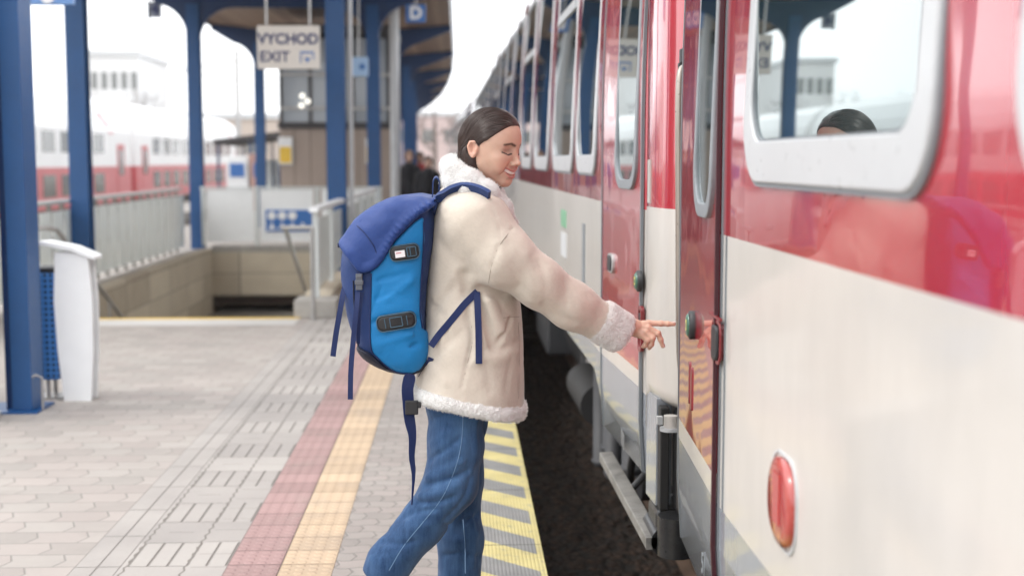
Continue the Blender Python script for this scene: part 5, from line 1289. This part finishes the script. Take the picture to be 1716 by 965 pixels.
    def seamline(pts):
        out = []
        for x, y in openc([np.array(p_) for p_ in pts], 6):
            base = w(x, y, 0)
            lo_, hi_ = -.30, .02; ds = np.linspace(lo_, hi_, 160); PP = np.array([atY(x, y, YW + q_) for q_ in ds]); dd = jeansf(PP); k = np.argmax(dd < 0); 
            out.append(PP[max(k - 1, 0)] * .5 + PP[k] * .5)
        return out
    for pts in ([(776, 676), (775, 720), (770, 760), (757, 800), (738, 838), (706, 878), (676, 915), (652, 955)], [(776, 870), (779, 910), (780, 960)]):
        s_ = seamline(pts); MB().tube(s_, .0012, 6).build('seam', m_stitch, jn)
    # shoes
    def shoef(P, a, toe, up):
        heel = a; d = chain(P, [heel, (heel + toe) / 2, toe], [.036, .038, .034], .02); d = smin(d, cone(P, heel, heel + np.array(up), .036, .040), .02); return d
    rt = TOR.copy(); rt[2] = .035; rh = w(632, 1010, -.10)
    soft('shoe', lambda P: smax(shoef(P, rh, rt, (.02, 0, .05)), .002 - P[:, 2], .004), np.minimum(rh, rt) - .09, np.maximum(rh, rt) + .12, .006, m_white, t)
    lt = TOL.copy(); lt[2] = .036; lh = ANL.copy(); lh[2] = .038; lh[0] -= .03; lt[0] += .06
    soft('shoe', lambda P: smax(shoef(P, lh, lt, (.02, 0, .05)), .002 - P[:, 2], .004), np.minimum(lh, lt) - .09, np.maximum(lh, lt) + .12, .006, m_white, t)
    return t, (lambda x, y: hit(jacketf, x, y)), hit, jeansf
woman, surfJ, hit, jeansf = build_person_main()

# ---------------- backpack ----------------
def nylon(name, base, sc=1.0):
    M = Mat(name, base, .55, sheen=.02, spec=.3); n = M.noise(9, 4, .6); n2 = M.noise(500, 2); w_ = M.noise(26, 4, .6, dist=.8)
    M.set('Base Color', M.mix((n * .6 + n2 * .4).ramp(.3, .7), scl(base, .88), scl(base, 1.1))); M.bump(n2 * .2 + w_ * 1.0, .0028 * sc, .8); return M
m_navy = nylon('navy_nylon', (.014, .036, .13)); m_lid = nylon('lid_navy_nylon', (.013, .040, .17)); m_cyan = nylon('bright_blue_nylon', (.008, .19, .47)); m_pblack = nylon('black_nylon', (.012, .014, .03))
m_web = nylon('navy_webbing', (.010, .022, .09), .6)
YP = -.02
def pp(x, y, dy=0.0): return w(x, y, YP + dy)
def px2(pts): return np.array([(pp(x, y, -.12)[0], pp(x, y, -.12)[2]) for x, y in pts])
OUT = px2(bez([(726, 346), (711, 338), (690, 336), (664, 340), (633, 350), (596, 377), (577, 408), (568, 435), (569, 470), (574, 507), (581, 540), (590, 566), (602, 592), (621, 608), (649, 622), (680, 627), (702, 623), (714, 608), (718, 585), (714, 555), (713, 513), (716, 470), (723, 425), (728, 380)], 3))
REG_SIDE = px2([(622, 452), (640, 436), (652, 415), (672, 394), (697, 370), (710, 362), (712, 400), (709, 425), (706, 470), (705, 520), (709, 553), (722, 562), (733, 575), (722, 590), (716, 612), (702, 634), (680, 640), (660, 622), (645, 612), (632, 598), (623, 588), (620, 560), (621, 500)])
REG_LID = px2(bez([(737, 338), (720, 351), (700, 364), (680, 384), (664, 402), (650, 425), (632, 448), (607, 456), (588, 437), (566, 413), (540, 400), (545, 340), (610, 280), (690, 270), (755, 300)], 3))
REG_BASE = px2([(600, 582), (620, 590), (634, 602), (649, 616), (670, 623), (690, 624), (704, 617), (718, 596), (740, 600), (720, 660), (600, 650), (585, 590)])
def packf(P, grow=0.0):
    d2 = poly2(P[:, 0], P[:, 2], OUT); yy = np.abs(P[:, 1] - (YW + YP))
    hw_ = .150
    d = smax(d2 + .0, yy - hw_, .085)
    return d - grow
def wrinkles(P):
    G = lambda pts, wd, a: fold(P, [pp(x, y, dy) for x, y, dy in pts], wd, a)
    d = G([(625, 540, -.15), (660, 528, -.16), (700, 535, -.14)], .007, -.003) + G([(640, 575, -.15), (690, 560, -.15)], .008, .004) + G([(640, 590, -.14), (700, 578, -.14)], .007, -.004)
    d += G([(650, 500, -.15), (690, 470, -.15)], .009, .003) + G([(635, 470, -.15), (690, 455, -.16)], .008, -.003) + G([(640, 600, -.13), (690, 600, -.13)], .006, .003)
    return d * 1.7 + vnoise(P, 30) * .0018 + vnoise(P, 11) * .003 + fold(P, [pp(630, 500, -.15), pp(660, 490, -.16), pp(700, 505, -.15)], .005, -.003) + fold(P, [pp(624, 520, -.15), pp(640, 480, -.15)], .006, -.003) + fold(P, [pp(705, 400, -.13), pp(690, 450, -.16)], .006, -.003)
bp = thing('backpack', 'large navy and bright blue hiking backpack with black buckles worn by the woman', 'backpack', pp(650, 620))
lo_, hi_ = pp(540, 660, 0) - (0, .22, 0), pp(760, 310, 0) + (0, .22, 0)
soft('main_compartment', lambda P: packf(P) - wrinkles(P) - fold(P, [pp(590, 500, -.1), pp(600, 590, -.1)], .008, -.004), lo_, hi_, .0055, m_navy, bp)
def region(name, reg, grow, mat, yr=None, extra=None, h=.0045):
    rg = np.array(reg); l = lo_.copy(); u = hi_.copy(); l[0], u[0] = rg[:, 0].min() - .02, rg[:, 0].max() + .02; l[2], u[2] = rg[:, 1].min() - .02, rg[:, 1].max() + .02
    if yr: l[1], u[1] = YW + YP + yr[0], YW + YP + yr[1]
    def f(P):
        d = packf(P, grow) - wrinkles(P); r = poly2(P[:, 0], P[:, 2], reg)
        if extra is not None: d = d - extra(P, r)
        d = smax(d, r, .006)
        if yr: d = smax(d, np.maximum(yr[0] + .006 - (P[:, 1] - YW - YP), (P[:, 1] - YW - YP) - yr[1] + .006), .003)
        return d
    return soft(name, f, l, u, h, mat, bp)
region('side_panel', REG_SIDE, .0055, m_cyan, (-.21, -.055)); region('side_panel', REG_SIDE, .0055, m_cyan, (.055, .21))
region('base', REG_BASE, .0070, m_pblack)
def lidx(P, r):
    edge = np.exp(-((r + .012) / .013) ** 2); ru = np.sin(P[:, 0] * 270 + P[:, 2] * 320 + vnoise(P, 30) * 3) * .0042
    ex = fold(P, [pp(607, 450, -.14), pp(604, 415, -.13), (pp(612, 380, -.12))], .006, .004) + fold(P, [pp(618, 448, -.15), pp(630, 415, -.15), pp(655, 385, -.15)], .006, -.0035) + fold(P, [pp(625, 360, -.12), pp(670, 362, -.15), pp(705, 350, -.13)], .008, -.003) + fold(P, [pp(640, 400, -.15), pp(672, 376, -.15)], .006, .003) + fold(P, [pp(590, 400, -.1), pp(600, 430, -.13)], .006, -.003) + vnoise(P, 40) * .0012
    side = np.clip((P[:, 0] - X_(640)) / .03, 0, 1); sm = fold(P, [pp(605, 372, -.13), pp(625, 410, -.15), pp(634, 436, -.15)], .004, -.003) + fold(P, [pp(575, 408, -.1), pp(595, 432, -.13), pp(607, 452, -.14)], .005, -.002)
    return edge * (.005 + ru * side) + sm + ex + .003
lid = region('lid', REG_LID, .012, m_lid, None, lidx, .0045)
def surfY(fn, x, y, rng=(-.3, .0)):
    ds = np.linspace(rng[0], rng[1], 200); PP = np.array([atY(x, y, YW + YP + q_) for q_ in ds]); dd = fn(PP); k = int(np.argmax(dd < 0)); return PP[k]
pk = lambda P: packf(P, .0085)
def badge(cx_, cy_, wpx, hpx, ang, label_strip):
    c = surfY(pk, cx_, cy_); ax = np.array((math.cos(R(ang)), 0, math.sin(R(ang)))); up_ = np.array((-math.sin(R(ang)), 0, math.cos(R(ang)))); W_, H_ = wpx / 600 / 2, hpx / 600 / 2
    def T(u, v, o):
        q_ = c + ax * u + up_ * v; p_ = q_.copy(); ds = np.linspace(-.05, .05, 60); PP = np.array([q_ + (0, s_, 0) for s_ in ds]); dd = pk(PP); k = int(np.argmax(dd < 0)); p_ = PP[k]; return p_ - np.array((0, o, 0))
    L = rrect(-W_, W_, -H_, H_, H_ * .75, 6); m = MB(); n = len(L); V = [T(a, b_, .0065) for a, b_ in L] + [T(a, b_, -.006) for a, b_ in L] + [T(0, 0, .0075)] + [T(a * .8, b_ * .6, .0075) for a, b_ in L]
    Fc = [(i, (i + 1) % n, n + (i + 1) % n, n + i) for i in range(n)] + [(i, (i + 1) % n, 2 * n + 1 + (i + 1) % n, 2 * n + 1 + i) for i in range(n)] + [(2 * n + 1 + i, 2 * n + 1 + (i + 1) % n, 2 * n) for i in range(n)]
    m.add(V, Fc, 0, True); o = m.build('patch', m_black, bp)
    m = MB()                                           # raised rim
    m.tube([T(a * .97, b_ * .93, .0075) for a, b_ in L + [L[0]]], .0014, 6, caps=False)
    for u in ((-.55, -.30, .30, .55) if not label_strip else (.18, .38, .75)): m.tube([T(W_ * u, -H_ * .55, .009), T(W_ * u, H_ * .55, .009)], .0012, 6)
    for v in (-.55, .55): m.tube([T(-W_ * (.3 if not label_strip else -.2), H_ * v, .009), T(W_ * (.3 if not label_strip else .72), H_ * v, .009)], .0011, 6)
    m.build('rim', Mat('rim_slate', (.05, .12, .18), .35), o)
    if label_strip:
        V = [T(a * W_, b_ * H_, .0105) for a, b_ in ((-.62, -.5), (.02, -.5), (.02, .32), (-.62, .32))] + [T(a * W_, b_ * H_, .0085) for a, b_ in ((-.62, -.5), (.02, -.5), (.02, .32), (-.62, .32))]
        MB().add(V, [(0, 1, 2, 3), (7, 6, 5, 4), (0, 4, 5, 1), (1, 5, 6, 2), (2, 6, 7, 3), (3, 7, 4, 0)]).build('label', Mat('white_label', (.75, .73, .74), .5), o)
        MB().add([T(a * W_, b_ * H_, .0112) for a, b_ in ((-.55, .0), (-.2, .0), (-.2, .1), (-.55, .1))], [(0, 1, 2, 3)]).build('print', Mat('red_print', (.5, .08, .1), .5), o)
    return o
badge(678, 423, 50, 27, 8, True); badge(664, 539, 66, 28, 9, False)
# seams, piping and tabs
def pline(name, pts, grow, r, mat, parent=None):
    fn = lambda P: packf(P, grow) - wrinkles(P)
    P_ = [surfY(fn, x, y) for x, y in [tuple(q_) for q_ in openc([np.array(p_, float) for p_ in pts], 6)]]; return MB().tube(P_, r, 6).build(name, mat, parent or bp)
pline('piping', [(622, 458), (621, 500), (620, 560), (623, 588), (634, 601)], .006, .0022, m_web); pline('piping', [(710, 372), (709, 425), (706, 470), (704, 520), (708, 550)], .006, .0018, m_web)
pline('piping', [(634, 601), (648, 614), (663, 623), (682, 626)], .007, .0018, m_web)
pline('lid_seam', [(598, 378), (612, 392), (626, 412), (634, 434)], .0165, .0013, m_web, lid); pline('lid_seam', [(578, 410), (592, 428), (606, 450)], .0165, .0013, m_web, lid)
pline('zip', [(592, 470), (594, 520), (600, 580)], .0015, .0022, m_pblack)
for (x, y) in ((597, 375), (570, 411)):
    c_ = pp(x, y, -.05); MB().box(c_ + (-.006, -.02, -.006), c_ + (.006, .02, .008)).build('tab', m_pblack, bp, bevel=.003)
# straps
def strap(name, pts, wd, th, side=(1, 0, 0), mat=None, parent=None, n=6): return MB().ribbon(openc(pts, n), wd, th, side).build(name, mat or m_web, parent or bp)
f = lambda x, y, dy: w(x, y, dy)
strap('front_strap', [f(581, 470, -.10), f(575, 492, -.135), f(570, 520, -.15), f(563, 560, -.155), f(558, 597, -.155)], .015, .003)
strap('front_strap', [f(600, 488, -.175), f(597, 520, -.19), f(592, 570, -.195), f(588, 620, -.20), f(587, 669, -.20)], .014, .003)
strap('front_strap', [f(606, 490, -.170), f(602, 530, -.178), f(600, 575, -.165)], .010, .003)
bc = surfY(pk, 602, 472); bk = MB().box(bc + (-.009, -.009, -.022), bc + (.009, .004, .022)); bk.box(bc + (-.0115, -.011, -.008), bc + (.0115, .002, .004)).box(bc + (-.007, -.011, .012), bc + (.007, -.008, .018)).build('buckle', grimy('grey_buckle', (.10, .11, .13), .3, .1, 20), bp, bevel=.002)
strap('front_strap', [bc + (0, 0, .02), bc + (.002, .005, .045)], .014, .004)
# shoulder strap over the jacket, lower webbing, waist webbing
jy = -.2
def onj(x, y, back=.004):   # onto the jacket's near side
    return w(x, y, jy)
sj = lambda x, y, o=.010: surfJ(x, y) + np.array((0, -o, o * .6))
strap('shoulder_strap', [f(726, 356, -.12), sj(733, 343), sj(745, 330), sj(758, 322), sj(775, 318), sj(797, 321), sj(812, 327), sj(820, 332)], .032, .011, (0.1, -.8, .75), m_navy)
strap('lower_webbing', [f(722, 580, -.165), sj(735, 563, .004), sj(750, 545, .003), sj(765, 527, .003), sj(780, 509, .003), sj(800, 489, .002)], .019, .003, (.75, 0, -.66))
strap('hanging_webbing', [sj(799, 490, .003), sj(800.5, 520, .006), sj(802, 560, .006), sj(802.5, 611, .006)], .018, .003, (1, .1, 0))
strap('grab_loop', [f(741, 338, -.02), f(736, 318, -.02), f(736, 303, -.02), f(731, 297, -.02), f(726, 304, -.02), f(725, 325, -.02), f(722, 345, -.02)], .022, .003, (0, 1, .2), m_navy)
strap('haul_strap', [f(712, 352, -.09), f(724, 340, -.07), f(741, 326, -.04)], .014, .006, (0, 1, .3), m_lid)
# hip belt strap hanging below
hb_ = [f(688, 626, -.14), f(683, 650, -.15), f(684, 672, -.15), f(686, 700, -.15), f(691, 730, -.15), f(690, 765, -.15), f(693, 795, -.15), f(690, 845, -.15)]
strap('hip_strap', hb_, [.022, .030, .034, .034, .034, .034, .033, .033, .033, .033, .033, .033, .032, .032, .032, .031, .031, .031, .030, .030, .029, .028, .026, .024, .022, .021, .020, .019, .018, .017, .016, .016, .015, .014, .014, .012, .010, .009, .007, .006, .005, .004, .004], .004, (.95, .3, 0))
hc_ = f(690, 681, -.155); MB().box(hc_ + (-.018, -.008, -.022), hc_ + (.018, .004, .018)).box(hc_ + (.014, -.006, -.004), hc_ + (.026, .002, .014)).build('buckle', m_black, bp, bevel=.003)
strap('lower_webbing', [f(705, 632, -.08), f(716, 615, -.12), f(722, 600, -.15)], .016, .004, (.8, 0, -.5))
# ---------------- people far down the platform ----------------
m_coatb = suede_mat('black_coat', (.018, .018, .022)); m_coatr = suede_mat('red_jacket', (.42, .05, .05)); m_trs = suede_mat('dark_trousers', (.02, .02, .03)); m_hair2 = Mat('brown_hair', (.06, .035, .025), .5); m_hair3 = Mat('fair_hair', (.28, .17, .11), .5)
m_skin2 = Mat('plain_skin', (.55, .34, .26), .5)
def bystander(label, x, y, hgt, coat, hair, face, group):
    k = hgt / 1.72; t = thing('person', label, 'person', (x, y, 0), group); O = np.array((x, y, 0.0)); q = lambda a, b_, c: O + np.array((a, b_, c)) * k
    def skin(P):
        d = ell(P, q(0, 0, 1.60), (.075 * k, .09 * k, .11 * k)); d = smin(d, ell(P, q(0, -.07 * face, 1.575), (.045, .05, .07)), .03); d = smin(d, ell(P, q(0, -.1 * face, 1.585), (.014, .02, .02)), .015)
        d = smin(d, cone(P, q(0, 0, 1.52), q(0, 0, 1.40), .05, .055), .02)
        for s in (-1, 1):
            d = smin(d, chain(P, [q(.16 * s, 0, 1.38), q(.22 * s, -.02, 1.10), q(.20 * s, -.12 * face, .86)], [.045, .035, .025]), .02); d = smin(d, ell(P, q(.20 * s, -.15 * face, .82), (.03, .04, .05)), .02)
            d = smin(d, chain(P, [q(.09 * s, 0, .9), q(.10 * s, 0, .5), q(.10 * s, 0, .08)], [.08, .055, .04]), .02)
        return smin(d, chain(P, [q(0, 0, 1.35), q(0, 0, 1.0)], [.11, .12]), .05)
    B = (O + (-.4, -.35, -.02), O + (.4, .35, hgt + .1))
    soft('body', skin, *B, .018, m_skin2, t)
    def coatf(P):
        d = chain(P, [q(0, 0, 1.36), q(0, 0, 1.05), q(0, 0, .78)], [.15, .155, .18], .05)
        for s in (-1, 1): d = smin(d, chain(P, [q(.165 * s, 0, 1.37), q(.24 * s, -.02, 1.10), q(.205 * s, -.12 * face, .88)], [.07, .058, .05], .02), .03)
        return smax(d + vnoise(P, 9) * .012, q(0, 0, .76)[2] - P[:, 2], .01)
    soft('coat', coatf, *B, .018, coat, t)
    soft('trousers', lambda P: np.minimum(chain(P, [q(-.09, 0, .85), q(-.10, 0, .5), q(-.11, 0, .05)], [.10, .075, .065]), chain(P, [q(.09, 0, .85), q(.10, 0, .5), q(.11, 0, .05)], [.10, .075, .065])), *B, .02, m_trs, t)
    soft('hair', lambda P: smax(ell(P, q(0, .015 * face, 1.625), (.092 * k, .105 * k, .125 * k)), -ell(P, q(0, -.11 * face, 1.57), (.075, .08, .11)), .01), O + (-.2, -.2, 1.3 * k), O + (.2, .2, hgt + .1), .012, hair, t)
    for s in (-1, 1): MB().box(q(.10 * s - .045, -.16, 0), q(.10 * s + .045, .09, .075)).build('shoe', m_black, t, bevel=.02)
G = 'travellers waiting far down the platform'
def bx2(px, py, y, h, label, coat, hair, face): p = atY(px, py, y); bystander(label, p[0], y, h, coat, hair, face, G)
bx2(686, 290, 25.0, 1.66, 'blurred traveller in black beside the grey downpipe, leftmost of the group', m_coatb, m_hair3, 1)
bx2(704, 290, 26.5, 1.64, 'blurred traveller in a red jacket between the two in black', m_coatr, m_hair2, 1)
bx2(718, 290, 24.0, 1.55, 'blurred dark-clothed shorter traveller, rightmost of the group, nearest the woman', m_coatb, m_hair2, 1)

# ---------------- air ----------------
def haze(density):
    hz = MB().box((-905, -305, -2.2), (905, 1405, 22)).build('haze', Mat('haze_air'))
    hz['kind'] = 'stuff'; m = hz.data.materials[0]; nt = m.node_tree; nt.nodes.clear()
    o = nt.nodes.new('ShaderNodeOutputMaterial'); v = nt.nodes.new('ShaderNodeVolumePrincipled'); v.inputs['Color'].default_value = (.97, .98, 1, 1); v.inputs['Density'].default_value = density; v.inputs['Anisotropy'].default_value = .3
    nt.links.new(v.outputs[0], o.inputs['Volume']); return hz
haze(.0005)
